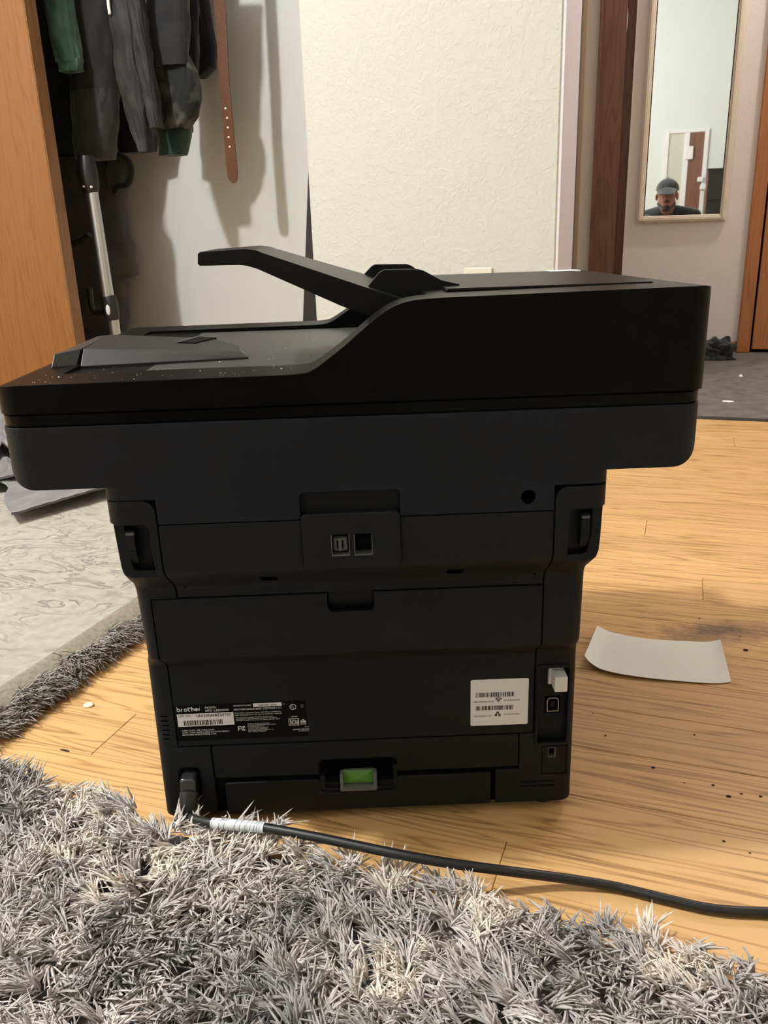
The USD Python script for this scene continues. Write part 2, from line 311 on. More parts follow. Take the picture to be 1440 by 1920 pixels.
# ------------------------------------------------------------------ mirror on the hall wall
def glass_u(px, py): return hu(px, py, VH - .02)
m0, m1 = (hu(1196, 330) + hu(1216, 100)) / 2, (hu(1368, 330) + hu(1397, 60)) / 2
mz0 = wall_uz(1275, 416, VH)[1]; mz1 = mz0 + 1.22
mir = thing('wall_mirror', 'tall narrow mirror in a cream moulded frame on hall wall', 'mirror', R((m0 + m1) / 2, VH, mz0))
mw, mh, fw = (m1 - m0) / 2, 1.22, .024
def mbox(*a): return room_mat(cbox(*a))
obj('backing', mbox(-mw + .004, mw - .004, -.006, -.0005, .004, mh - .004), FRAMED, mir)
obj('glass', mbox(-mw + fw - .004, mw - fw + .004, -.010, -.007, fw - .004, mh - fw + .004), GLASSM, mir)
for nm, a in (('side', (-mw, -mw + fw, 0, mh)), ('side', (mw - fw, mw, 0, mh)), ('end', (-mw + fw, mw - fw, 0, fw)), ('end', (-mw + fw, mw - fw, mh - fw, mh))):
    x0, x1, z0, z1 = a
    fr = obj('frame_' + nm, mbox(x0, x1, -.020, -.002, z0, z1, .003), FRAMEW, mir)
    if nm == 'side':
        obj('bead', mbox(x0 + .006, x1 - .006, -.0245, -.0195, .006, mh - .006, .0022), FRAMEW, fr)
        s = 1 if x0 < 0 else -1; e = x1 if s > 0 else x0
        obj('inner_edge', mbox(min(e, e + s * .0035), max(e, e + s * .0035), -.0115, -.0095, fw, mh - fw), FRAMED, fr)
    else: obj('bead', mbox(x0 - .004, x1 + .004, -.0245, -.0195, z0 + .006, z1 - .006, .0022), FRAMEW, fr)

# ------------------------------------------------------------------ behind the camera: what the mirror shows
def mirrored(px, py, Vr):                                 # where the mirror ray meets the plane V = Vr behind the camera
    r = ray(px, py); L = 2 * (VH - .010) - Vr
    return (r @ U) / (r @ V) * L, CAM_H + r[2] / (r @ V) * L
a0, zt = mirrored(1250, 245, REAR); a1, _ = mirrored(1331, 245, REAR)
wm = thing('framed_mirror', 'white-framed mirror on the rear wall, seen inside the hall mirror', 'mirror', R((a0 + a1) / 2, REAR, zt - 1.25))
hw, hh = (a1 - a0) / 2, 1.25
def mb2(x0, x1, y0, y1, z0, z1, c=0): return room_mat(cbox(x0, x1, y0, y1, z0, z1, c))
obj('backing', mb2(-hw + .01, hw - .01, .001, .008, .01, hh - .01), FRAMED, wm)
obj('glass', mb2(-hw + .03, -.02, .0085, .011, .03, hh - .03), plain('pale_panel', (.60, .62, .55), .3), wm, label='pale left pane')
obj('wood_panel', mb2(.02, hw - .03, .0085, .012, .03, hh - .03), BROWN, wm, label='brown wood right panel')
obj('stile', mb2(-.03, .025, .009, .026, .03, hh - .03, .003), WHITEP, wm)
for x0, x1, z0, z1 in ((-hw, -hw + .035, 0, hh), (hw - .045, hw, 0, hh)): obj('frame_side', mb2(x0, x1, .001, .03, z0, z1, .004), WHITEP, wm)
for z0, z1 in ((0, .035), (hh - .035, hh)): obj('frame_end', mb2(-hw + .035, hw - .045, .001, .03, z0, z1, .004), WHITEP, wm)
kz = hh - .36
obj('switch_box', mb2(-.005, .07, .026, .05, hh - .30, hh - .17, .004), WHITEP, wm)
for k in (.48, .56): obj('catch', mb2(hw - .085 + .4 * (k - .48), hw - .02 + .4 * (k - .48), .03, .06, hh - k - .05, hh - k, .008), WHITEP, wm)
DV = -2.4
b0, bz = mirrored(1327, 316, DV)
dr = thing('dresser', 'tall black dresser with brown side near the rear wall', 'dresser', R(b0 + .30, DV, 0))
obj('carcass', room_mat(cbox(-.285, .30, -.45, 0, .03, bz - .02, .003)), plain('black_paint', (.008, .008, .008), .5), dr)
obj('side_board', room_mat(cbox(-.30, -.285, -.45, .003, 0, bz - .02, .002)), BROWN, dr, label='brown side board')
obj('top', room_mat(cbox(-.30, .31, -.46, .01, bz - .02, bz, .004)), plain('black_top', (.01, .009, .008), .4), dr)
for k in range(3):
    d = obj('drawer', room_mat(cbox(-.27, .285, .0, .012, .06 + k * .27, .31 + k * .27, .004)), plain(f'black_front', (.008, .008, .008), .45), dr) if k == 0 else obj('drawer', room_mat(cbox(-.27, .285, .0, .012, .06 + k * .27, .31 + k * .27, .004)), UsdShade.Material.Get(stage, '/World/Looks/black_front'), dr)
    obj('knob', room_mat(tm(Manifold.sphere(.013, 16).translate((0, .024, .19 + k * .27)))), CAPSTEEL, d, True)
blob = trimesh.creation.icosphere(4, 1.0); nz = meshkit.fbm(blob.vertices * 2.2 + 5, 4, 3)[:, None]
blob.vertices = blob.vertices * (.75 + .5 * nz) * [.17, .16, .065]; blob.vertices[:, 2] = np.maximum(blob.vertices[:, 2], -.03)
bc = thing('folded_clothes', 'dark heap of folded clothes on the black dresser', 'clothes', R(b0 + .34, DV - .2, bz))
blob.apply_translation((0, 0, .03)); obj('cloth', blob, fabric('dark_heap_cloth', (.012, .011, .012), (.03, .026, .026)), bc, True)

# lamp fixtures on the ceiling (above their bulbs)
for nm, P, lab in (('ceiling_lamp', MAIN_POS, 'round ceiling lamp fitting above the left of the printer'), ('ceiling_lamp', REAR_POS, 'round ceiling lamp fitting in the rear of the room'), ('ceiling_lamp', HALL_POS, 'round ceiling lamp fitting in the hall')):
    c = thing(nm, lab, 'ceiling lamp', (P[0], P[1], CEIL_H))
    obj('ceiling_plate', tm(Manifold.cylinder(.02, .09, .075, 36).translate((0, 0, -.02))), WHITEP, c, 30)
    obj('stem', tm(Manifold.cylinder(CEIL_H - P[2] - .13, .012, circular_segments=16).translate((0, 0, P[2] + .13 - CEIL_H))), WHITEP, c, 30)

# ------------------------------------------------------------------ the printer
PSI = math.radians(.65); PXA = np.array([math.cos(PSI), math.sin(PSI), 0]); PYA = np.array([-math.sin(PSI), math.cos(PSI), 0]); PORG = np.array([0, .583, 0])
pr = UsdGeom.Xform.Define(stage, path_of('printer')); pr.AddTranslateOp().Set(Gf.Vec3d(*PORG)); pr.AddRotateZOp().Set(math.degrees(PSI))
tag(pr, 'black multifunction laser printer standing on the floor, back side towards us', 'printer')
def bk(px, py, Y):                                        # picture to the printer's own x and z on the plane y = Y
    P = on_plane(px, py, PORG + PYA * Y, PYA) - PORG; return float(P @ PXA), float(P[2])
def big(x0, x1, z0, z1, r=0.0): return prism_xz(rrect(x0, x1, z0, z1, r), -1, 1)

SL = [(.341, 0, -.2005, .163), (.3105, 0, -.2003, .163), (.3095, 0, -.1985, .1615), (.285, 0, -.1975, .161), (.273, .0008, -.1972, .1605), (.267, .004, -.1972, .1600), (.259, .014, -.1975, .1585), (.252, .0235, -.1978, .1580), (.247, .028, -.1978, .1577), (.243, .030, -.1977, .1577),
      (.186, .030, -.1955, .1569), (.181, .0315, -.1958, .1570), (.168, .049, -.2022, .1598), (.163, .052, -.2030, .1602), (.0105, .052, -.2045, .1605)]
YB = .450
def shell(dy, dx):
    parts = []
    def sl(z, y, x0, x1):
        r = .011; k_ = 1.016; p = np.array(rrect(x0 * k_ + dx, x1 * k_ - dx, y + dy, YB - dy, r, 5).exterior.coords)[:-1]
        return np.c_[p, np.full(len(p), z)]
    for a, b in zip(SL[:-1], SL[1:]): parts.append(hullpts(np.vstack([sl(*a), sl(*b)])))
    return Manifold.batch_boolean(parts, m3.OpType.Add)
SH, CORE = shell(0, 0), shell(.0045, .0035)
def panel(poly, cut=None):
    m = (SH ^ prism_xz(poly, -1, .30)) - CORE
    return m - cut if cut is not None else m
cuts = [cbox(.1285, .1560, .04, .072, .0722, .1492), cbox(-.192, -.169, .03, .075, .025, .0625), cbox(-.0655, .0045, .03, .085, .0287, .0642), cbox(-.1935, -.1735, -.01, .014, .2600, .3095), cbox(.1365, .1555, -.01, .014, .2600, .3095),
        cbox(-.0475, -.0100, .02, .042, .2190, .24), Manifold.cylinder(.03, .0056, circular_segments=28).rotate((-90, 0, 0)).translate((.1063, -.01, .3203)), cbox(-.0616, .0120, -.01, .0075, .2697, .3302)]
body = CORE - Manifold.batch_boolean(cuts, m3.OpType.Add)
bd = obj('body', body, DARK, pr, 30)
for x, y in ((-.185, .075), (.14, .075), (-.185, .345), (.14, .345)): obj('foot', tm(Manifold.cylinder(.0107, .012, .0135, 20).translate((x, y, 0))), RUBBER, pr, 30)
# scanner bed: rounded block
def rounded_block(x0, x1, y0, y1, z0, z1, r, bottom=True):
    plan = prism_xy(rrect(x0, x1, y0, y1, r, 16), z0, z1)
    if not bottom: return plan
    return plan ^ prism_xz(Polygon([(x0, z1)] + [(x0 + .021 * (1 - math.cos(a)), z0 + .021 * (1 - math.sin(a))) for a in np.linspace(0, math.pi / 2, 18)] + [(x1 - .021 * (1 - math.cos(a)), z0 + .021 * (1 - math.sin(a))) for a in np.linspace(math.pi / 2, 0, 18)] + [(x1, z1)]), -1, 1)
holes = Manifold.batch_boolean([Manifold.cylinder(.03, .0056, circular_segments=28).rotate((-90, 0, 0)).translate((.1063, -.01, .3203)), prism_xz(rrect(-.0616, .0120, .3, .3302, .004), -1, .0075)], m3.OpType.Add)
bed = (rounded_block(-.2700, .2305, 0, .385, .3392, .3850, .016) + panel(unary_union([sbox(-.3, .3288, .3, .345), sbox(-.1658, .3095, .1253, .345)])))
obj('scanner_bed', bed - holes, BEDPL, pr)
obj('screw_hole', tm((Manifold.cylinder(.012, .0064, circular_segments=28) - Manifold.cylinder(.03, .0055, circular_segments=28).translate((0, 0, -.005))).rotate((-90, 0, 0)).translate((.1063, .0003, .3203))), BLKPL, pr, 30)
obj('scanner_rim', cat([tm(rounded_block(-.2695, .2300, .0010, .385, .3862, .3935, .016, False))]), GLOSSBLK, pr)
obj('scanner_seam', cat([tm(rounded_block(-.2670, .2275, .0035, .380, .384, .3950, .016, False))]), DARK, pr, 30)
# document feeder cover
top = [(-.2705, .3950), (-.2705, .4085), (-.2690, .4125), (-.2655, .4146), (-.2600, .4152), (-.068, .4160)]
curve = catmull([(-.068, .4160), (-.055, .4166), (-.0455, .4192), (-.0256, .4330), (-.012, .4440), (.0010, .4540), (.0125, .4603), (.0245, .4634), (.042, .4646)], 14)
top = top + [tuple(p) for p in curve[1:]] + [(.2245, .4664), (.2290, .4657), (.2315, .4630), (.2322, .4592), (.2322, .3950)]
DEPTH = .362
cover = prism_xz(Polygon(top), 0, DEPTH) ^ prism_xy(rrect(-.2705, .2322, 0, DEPTH, .016, 16), .3, .5)
cav = prism_xz(Polygon([(-.236, .4122), (-.05, .4105), (.012, .4105), (.030, .425), (.046, .52), (-.236, .52)]), .047, .318)
cover = cover - cav
def shear(mesh):
    v = mesh.vertices; w = np.clip((v[:, 2] - .396) / .065, 0, 1); v[:, 2] -= .0085 * w * np.clip(v[:, 1] / .36, 0, 1); return mesh
cov = shear(tm(cover)); obj('document_feeder_cover', cov, TOPPL, pr)
floor_pl = shear(tm(cbox(-.2355, .028, .0475, .3175, .4085, .4117, .001))); obj('output_bed', floor_pl, plastic('output_bed_plastic', (.045, .044, .041), .42, spec=.5, grain=.25, scale=1400), pr)
obj('feeder_lid', shear(tm(cbox(.052, .208, .060, .335, .4630, .4672, .0012))), TOPPL, pr)
tb = shear(tm(cbox(.185, .2165, .318, .345, .4655, .4676, .0004))); obj('paper_slip', tb, LABELW, pr, label='small white slip on the far top edge')
# stop flap on the output bed
FLAPPL = plastic('flap_plastic', (.016, .0155, .015), .40, spec=.6, grain=.2, scale=2600)
obj('stop_flap', hullpts([(-.236, .104, .4255), (-.243, .203, .4245), (-.148, .190, .4195), (-.118, .150, .4175), (-.113, .122, .4165), (-.236, .0905, .4135), (-.106, .1140, .4125), (-.243, .21, .408), (-.140, .20, .408), (-.236, .0905, .407), (-.106, .1140, .407)]), FLAPPL, pr, 12)
obj('flap_end', hullpts([(-.2535, .086, .4240), (-.2375, .1015, .4258), (-.2540, .0770, .4150), (-.2385, .0895, .4145), (-.2550, .205, .4232), (-.2445, .204, .4240), (-.2550, .205, .412), (-.2445, .2, .412)]), FLAPPL, pr, 12)
zf = lambda x: .4255 - (x + .24) * .062
sp = np.array([(-.171, .152), (-.160, .192), (-.144, .190), (-.156, .152)])
obj('flap_slot', hullpts([(x, y, zf(x) + dz) for x, y in sp for dz in (-.002, .0006)]), DARK, pr)
obj('slot_edge', hullpts([(x, y, zf(x) + dz) for x, y in ((-.1725, .152), (-.1710, .152), (-.1615, .192), (-.1600, .192)) for dz in (-.002, .0008)]), GREYLEV, pr)
# document tray and paper guides
tr = Polygon([(-.1320, .4960), (-.1305, .4972), (-.0960, .4983), (-.0880, .4970), (-.0840, .4952), (.0300, .4540), (.0300, .4300), (.004, .4420), (-.0270, .4545), (-.0880, .4835), (-.0960, .4862), (-.1020, .4870), (-.1315, .4873), (-.1328, .4890)])
trm = tm(prism_xz(tr, .078, .275)); v = trm.vertices
far = v[:, 1] > .2; v[far, 1] = np.interp(v[far, 0], [-.133, -.09, .0, .03], [.155, .175, .272, .275]); obj('document_tray', trm, BLKPL, pr, 25)
g1 = Polygon([(-.0076, .4640), (.0040, .4765), (.0078, .4783), (.0340, .4778), (.0385, .4765), (.0520, .4690), (.0660, .4655), (.0660, .4600), (-.004, .456)])
g2 = Polygon([(-.0105, .4650), (-.001, .4742), (.0025, .4757), (.0320, .4750), (.0362, .4735), (.0412, .4701), (.056, .464), (.056, .458), (-.008, .456)])
obj('paper_guide', prism_xz(g1.buffer(.0005), .098, .1035), BLKPL, pr, 25); obj('paper_guide', prism_xz(g2.buffer(.0005), .243, .2485), BLKPL, pr, 25)
obj('guide_base', hullpts([(x, y, .4655 - .0085 * y / .36 + z - (0.36 * (x + .008) if x < 0 else 0)) for x in (-.009, .05) for y in (.1, .246) for z in (-.004, .0006)]), TOPPL, pr)

# back panels
inner = sbox(-.1658, .2370, .1253, .3085)
notch = [rrect(-.0976, -.0847, .2515, .2592, .0008), rrect(.0477, .0603, .2508, .2588, .0008), Point(-.1587, .2466).buffer(.0011), Point(.1184, .2465).buffer(.0011)]
ncut = Manifold.batch_boolean([prism_xz(p, -1, .3) for p in notch] + [prism_xz(rrect(-.0616, .0120, .2697, .33, .001), -1, .02)], m3.OpType.Add)
obj('rear_panel', panel(inner, ncut), GREYPL, pr, 25)
for p in notch[:2]:
    x0, z0, x1, z1 = p.bounds; obj('recess', hullpts([(x, y, z) for x in (x0 - .001, x1 + .001) for y in (.030, .034) for z in (z0 - .001, z1 + .001)]), BLKPL, pr)
door = sbox(-.1869, .0840, .1253, .2355)
hn = rrect(-.0476, -.0101, .2192, .26, .004)
obj('rear_cover', panel(door, prism_xz(hn, -1, .3)), GREYPL, pr, 25, label='flat back cover carrying the two labels')
obj('finger_recess', cbox(-.0474, -.0103, .0385, .0415, .2194, .2356), BLKPL, pr)
lat_cut = prism_xz(unary_union([rrect(-.3, -.1735, .272, .3098, .0045), Polygon([(-.3, .285), (-.1735, .285), (-.1715, .268), (-.1685, .2585), (-.18, .2575), (-.188, .260), (-.195, .267), (-.21, .27)])]), -1, .0062)
lcov = unary_union([rrect(-.3, -.1672, .2, .3280, .0095), sbox(-.3, .2, -.1672, .30), sbox(-.3, .0830, -.1880, .2362), sbox(-.3, 0, -.1595, .0826)]).difference(sbox(-.1880, .0832, -.1, .2362)).difference(sbox(-.3, .325, -.21, .33))
inl = prism_xz(rrect(-.1905, -.1705, .0265, .0618, .004), -1, .2)
vents = Manifold.batch_boolean([cbox(-.1995, -.1935 + .0001 * k, -.1, .3, .0905 + .0046 * k, .0921 + .0046 * k) for k in range(6)], m3.OpType.Add)
lc = obj('side_cover', panel(lcov, lat_cut + inl + vents), GREYPL, pr, 25)
rat_cut = prism_xz(unary_union([rrect(.1372, .3, .272, .3095, .0045), Polygon([(.3, .285), (.1372, .285), (.1360, .268), (.1340, .2585), (.146, .2575), (.153, .260), (.159, .267), (.2, .27)])]), -1, .0062)
rcov = unary_union([rrect(.1266, .3, .2, .3270, .0095), sbox(.1266, 0, .3, .31), sbox(.0930, 0, .3, .0458), sbox(.1140, 0, .3, .0830)])
port = prism_xz(rrect(.1285, .1560, .0722, .1492, .0015), -1, .2)
spv = Manifold.batch_boolean([cbox(x0, x1, -.1, .3, z, z + .0016) for z in (.0262, .0308) for x0, x1 in ((.1165, .1308), (.1318, .1465))] + [prism_xz(sbox(.1400, .0575, .1462, .0672), -1, .2)], m3.OpType.Add)
rc = obj('side_cover', panel(rcov, rat_cut + port + spv), GREYPL, pr, 25)
def latch(sx, xc, par):
    z0, z1 = .2765, .3035
    m = hullpts([(xc + dx, y, z) for dx in (-.0032, .0032) for y, z in ((.0050, z0 + .008), (.0035, z0 + .012), (.0035, z1 - .003), (.0060, z1), (.0125, z1), (.0130, z0), (.0080, z0))])
    l = obj('latch', m, GREYPL, par, 20)
    obj('latch_rib', cbox(xc - .0033, xc + .0033, .0031, .005, z0 + .0105, z0 + .0115), GREYPL, l); obj('latch_tip', cbox(xc - .0033, xc + .0033, .0036, .007, z1 - .0035, z1 - .001, .0006), JACKGREY, l)
    obj('latch_well', cbox(xc - .005 * sx - .007, xc - .005 * sx + .007, .0120, .0135, .268, .307), BLKPL, l)
latch(-1, -.1890, lc); latch(1, .1505, rc)
tcut = prism_xz(rrect(-.0655, .0045, .0289, .0642, .006), -1, .3)
obj('duplex_cover', panel(rrect(-.1580, .1128, .0492, .0824, .002), tcut), GREYPL, pr, 25)
pt = obj('paper_tray', panel(unary_union([sbox(-.1500, .010, .0885, .0425)]), tcut), GREYPL, pr, 25)
obj('tray_lip', cbox(-.1495, -.0662, .0508, .0535, .0424, .0440, .0005), GREYPL, pt); obj('tray_lip', cbox(.0052, .0875, .0508, .0535, .0424, .0440, .0005), GREYPL, pt)
# green lever in its opening
lv = obj('lever_frame', (cbox(-.0470, -.0138, .0500, .0585, .0300, .0490, .0012) - cbox(-.0440, -.0168, .04, .0565, .0352, .06)), GREYLEV, pr, 25, label='grey frame of the green lever')
obj('lever', hullpts([(x, y, z) for x in (-.0438, -.0170) for y, z in ((.0545, .0362), (.0565, .0480), (.0600, .0480), (.0600, .0362))] + [(-.0304, .0535, .041)]), GREENPL, lv, label='green release lever')
obj('lever_ridge', cbox(-.0455, -.0152, .0490, .0505, .0330, .0340), GREYLEV, lv)
obj('opening_side', cat([tm(cbox(-.0655, -.0605, .0525, .08, .0325, .046)), tm(cbox(-.0655, .0045, .0535, .08, .0287, .0325)), tm(cbox(.0012, .0045, .0525, .08, .0325, .055)), tm(cbox(-.0610, -.0480, .0560, .08, .0325, .0365)), tm(cbox(-.0128, .0015, .0560, .08, .0325, .0365))]), GREYPL, pr)
obj('opening_back', cbox(-.0655, .0045, .0815, .0845, .0287, .0642), BLKPL, pr)
# power inlet
obj('power_inlet', (prism_xz(rrect(-.1903, -.1707, .0268, .0616, .004), .0530, .072) - prism_xz(rrect(-.1890, -.1720, .0282, .0602, .0032), -1, .0655)), BLKPL, pr, 25)
# jack box with the two line sockets
jb = (prism_xz(Polygon(list(np.array(rrect(-.0612, .0117, .2700, .3132, .0035).exterior.coords)[:-1])), -.0020, .010)
      - cbox(-.0400, -.0262, -.1, .008, .2802, .2973) - cbox(-.0230, -.0094, -.1, .008, .2802, .2973))
jo = obj('jack_box', jb, GREYPL, pr, 25)
obj('box_recess', cbox(-.0614, .0119, .0060, .0074, .3125, .3300), GREYPL, pr)
for k, x in enumerate((-.0400, -.0230)):
    fr = (cbox(x, x + .0137, -.0022, .0075, .2802, .2973) - cbox(x + .0006, x + .0131, -.1, .1, .2810, .2980))
    s = obj('phone_socket', fr, JACKGREY, jo)
    if k == 0:
        obj('socket_plug', cbox(x + .0013, x + .0122, .0015, .0070, .2826, .2938, .001), JACKGREY, s, 25, label='grey cap filling the left socket')
        obj('plug_bar', cbox(x + .0056, x + .0074, .0000, .002, .2832, .2935, .0004), GREYLEV, s); obj('plug_slot', cat([tm(cbox(x + .0040, x + .0050, .0011, .0020, .2850, .2912)), tm(cbox(x + .0080, x + .0090, .0011, .0020, .2850, .2912))]), DARK, s)
    obj('socket_well', cbox(x + .0004, x + .0133, .0068, .0078, .2804, .2971), DARK, s)
def letters(text, x0, zb, y, h, width=None, bold=False, depth=.00012):
    m = meshkit.text_mesh(text, h, depth, bold); m.apply_transform(trimesh.transformations.rotation_matrix(math.pi / 2, (1, 0, 0)))
    if width: m.vertices[:, 0] *= width / m.vertices[:, 0].max()
    m.apply_translation((x0, y, zb)); return m
obj('moulded_lettering', cat([letters('EXT.', -.0378, .3090, -.0020, .0022), letters('LINE', -.0218, .3090, -.0020, .0022)] +
    [tm(prism_xz(LineString(l).buffer(.00025), -.00215, -.0019)) for l in ([(-.0375, .3030), (-.0375, .3060), (-.031, .3060), (-.031, .3030)], [(-.036, .3030), (-.033, .3065)], [(-.0195, .3030), (-.0195, .3065)], [(-.0175, .3030), (-.0130, .3030), (-.0130, .3065), (-.0175, .3065)])]), BLKPL, jo)
# port recess at the right
ppn = obj('port_panel', prism_xz(rrect(.1287, .1558, .0724, .1490, .0012), .0585, .0610) - prism_xz(sbox(.1380, .1272, .1500, .1425), -1, 1) - prism_xz(sbox(.1365, .0985, .1505, .1160), -1, 1), GREYPL, pr)
obj('port_rim', prism_xz(rrect(.1275, .1570, .0705, .1508, .002), .0505, .0535) - prism_xz(rrect(.1292, .1553, .0730, .1480, .0012), -1, 1), GREYPL, pr, 25)
obj('network_socket', (cbox(.1382, .1498, .0590, .068, .1274, .1423) - cbox(.1392, .1488, -.1, .0665, .1284, .1413)), JACKGREY, ppn, label='network socket behind the white plug')
uo = Polygon([(.1385, .1003), (.1490, .1003), (.1490, .1120), (.1470, .1142), (.1405, .1142), (.1385, .1120)])
us = obj('usb_socket', prism_xz(uo, .0580, .0685) - prism_xz(uo.buffer(-.0007), -1, .0668), STEEL, ppn, label='steel square usb socket')
obj('usb_tongue', cbox(.1415, .1460, .0590, .0680, .1045, .1105), BLKPL, us); obj('usb_well', cbox(.1360, .1510, .0640, .0690, .0980, .1165), DARK, us)
obj('mini_port', prism_xz(sbox(.1398, .0573, .1464, .0674), .0515, .0560) - prism_xz(sbox(.1402, .0579, .1456, .0670), -1, 1), JACKGREY, pr, label='small service port')
obj('cover_plate', prism_xz(rrect(.1340, .1570, .0392, .0690, .001).difference(rrect(.1346, .1564, .0398, .0684, .001)), .0515, .0525), DARK, pr, label='thin outline of the small plate')

# rating label (black) on the back cover
YL = .0520
def quad_label(name, corners, mat, r=.0, label=None, t=.0003):
    pts = np.array([bk(*c, YL) for c in corners]); o, ex = pts[0], pts[1] - pts[0]; w = np.linalg.norm(ex); h = (np.linalg.norm(pts[3] - pts[0]) + np.linalg.norm(pts[2] - pts[1])) / 2
    a = math.atan2(ex[1], ex[0]) * .35
    c, s = math.cos(a), math.sin(a)
    def place(m):
        m = m.copy(); x, z = m.vertices[:, 0].copy(), m.vertices[:, 2].copy()
        m.vertices[:, 0], m.vertices[:, 2] = o[0] + c * x - s * z, o[1] + s * x + c * z; return m
    ob = obj(name, place(tm(prism_xz(rrect(0, w, -h, 0, r) if r else sbox(0, -h, w, 0), YL - t, YL + .0004))), mat, pr, label=label)
    return ob, place, w, h, YL - t
lb, LP, lw, lh, ly = quad_label('rating_label', [(325, 1324), (573, 1310.5), (577, 1377), (329, 1390)], LABELB, 0, 'black rating label with white print')
S = lw / 1275
def TX(text, zx, zy_off, width, h, **k): return LP(letters(text, zx * S, -zy_off * S, ly, h * S, width * S, **k))
def bars(x0, x1, z0, z1, y, n, seed):
    r = np.random.default_rng(seed); wd = r.choice([1, 1, 2, 3], 2 * n).astype(float); e = np.r_[0, np.cumsum(wd)] / wd.sum() * (x1 - x0) + x0
    return cat([trimesh.creation.box(bounds=[[e[2 * k], y - .00012, z0], [e[2 * k + 1], y, z1]]) for k in range(n)])
ink = [TX('MODEL', 297, 40, 115, 19, bold=True), TX('MFC-L5800DW', 300, 76, 228, 22, bold=True),
       TX('110V-120V ~ 50 / 60Hz 10.4A', 50, 285, 318, 15, bold=True), TX('110V-120V ca 50 / 60Hz 10.4A for México', 50, 309, 460, 15, bold=True), TX('BROTHER INDUSTRIES, LTD.', 50, 334, 335, 15, bold=True),
       TX('MANUFACTURED', 572, 32, 176, 14, bold=True), TX('BROTHER INDUSTRIES (VIETNAM) LTD.', 576, 76, 464, 18, bold=True),
       TX('Phuc Dien Industrial Zone, Cam Phuc Commune,', 580, 114, 448, 14), TX('Cam Giang District, Hai Duong Province, Vietnam', 580, 136, 456, 14),
       TX('This product complies with FDA performance', 584, 164, 362, 12), TX('standards for laser products except for deviations', 584, 180, 400, 12), TX('pursuant to Laser Notice No.50, dated June 24, 2007', 584, 196, 430, 12),
       TX('LISTED', 1118, 178, 66, 12, bold=True), TX('NOM', 1104, 262, 84, 52, bold=True), TX('MADE IN VIETNAM', 1126, 327, 160, 14, bold=True), TX('D00000001', 1178, 344, 108, 10), TX('HIPS', 1240, 300, 46, 10), TX('NYCE', 1206, 270, 56, 14, bold=True)]
for k, s in enumerate(('Complies with Part 15 of FCC Rules.', 'This device is subject to the following two conditions:', '(1) no harmful interference,', '(2) must accept any interference', 'received, including interference that', 'may cause undesired operation. Ver.', 'US: AAALT00BLP')):
    ink.append(TX(s, 692, 238 + 15 * k, (215, 280, 160, 200, 190, 255, 178)[k], 11))
def xz(poly): return LP(tm(prism_xz(poly, ly - .00012, ly)))
def lp(pts, w): return LineString(np.array(pts) * S).buffer(w * S, cap_style=2, join_style=1)
# maker's wordmark: rounded lower-case strokes
def arc(cx, cy, r, a0, a1, n=14): return [(cx + r * math.cos(math.radians(a)), cy + r * math.sin(math.radians(a))) for a in np.linspace(a0, a1, n)]
wm_ = [[(32, -14), (32, -60)], arc(46, -48, 13, 0, 360, 20), [(72, -62), (72, -44)] + arc(82, -46, 10, 170, 80), arc(112, -48, 13, 0, 360, 20), [(140, -20), (140, -54)] + arc(150, -54, 9, 180, 290), [(132, -32), (180, -30)], [(172, -16), (172, -62)], [(172, -46)] + arc(184, -46, 11, 150, 0) + [(195, -62)],
       [(206, -48), (230, -48)] + arc(218, -48, 12.5, 0, 310, 18), [(243, -62), (243, -44)] + arc(252, -46, 9.5, 170, 85)]
ink.append(xz(unary_union([lp(l, 4.6) for l in wm_])))
cx, cy = 1147, -68; ink.append(xz(lp(arc(cx, cy + 2, 29, 0, 360, 40), 3.2)))
ink += [TX('U', 1130, 74, 13, 24, bold=True), TX('L', 1149, 86, 10, 24, bold=True), TX('C US', 1218, 56, 30, 9), TX('I.T.E.', 1218, 76, 30, 9)]
ink.append(xz(unary_union([lp([(1096, -198), (1192, -198), (1192, -270), (1096, -270), (1096, -198)], 2.5), lp([(1205, -236), (1262, -236)], 4), lp([(1234, -208), (1234, -250)], 4), lp([(1220, -222), (1205, -236), (1220, -250)], 4), lp([(1248, -222), (1234, -208), (1220, -222)], 3), lp(arc(1250, -236, 10, -140, 140), 4)])))
ink.append(xz(unary_union([lp([(600, -258), (600, -303)], 4.5), lp([(600, -260), (628, -260)], 4.5), lp([(600, -280), (622, -280)], 4.5), lp(arc(652, -281, 21, 45, 315, 20), 4.5), lp(arc(658, -281, 11, 50, 310, 16), 3.5)])))
ink.append(xz(Point(1060 * S, -28 * S).buffer(6 * S)))
obj('white_lettering', cat(ink), INKW, lb, kind='stuff')
sb = obj('serial_sticker', LP(tm(prism_xz(sbox(22 * S, -232 * S, 568 * S, -92 * S), ly - .00015, ly))), LABELW, lb, label='white serial number sticker')
db = obj('date_sticker', LP(tm(prism_xz(sbox(766 * S, -46 * S, 1040 * S, -8 * S), ly - .00015, ly))), LABELW, lb, label='white date sticker')
yy = ly - .00015
def T2(text, zx, zo, w, h, **k): return LP(letters(text, zx * S, -zo * S, yy, h * S, w * S, **k))
obj('black_lettering', cat([T2('SER. NO.', 30, 122, 132, 19), T2('U64201A6N124747', 206, 130, 336, 28, bold=True), LP(bars(80 * S, 464 * S, -222 * S, -166 * S, yy, 34, 3)), T2('JANUARY  2016', 815, 38, 176, 16, bold=True)]), INKB, lb, kind='stuff')
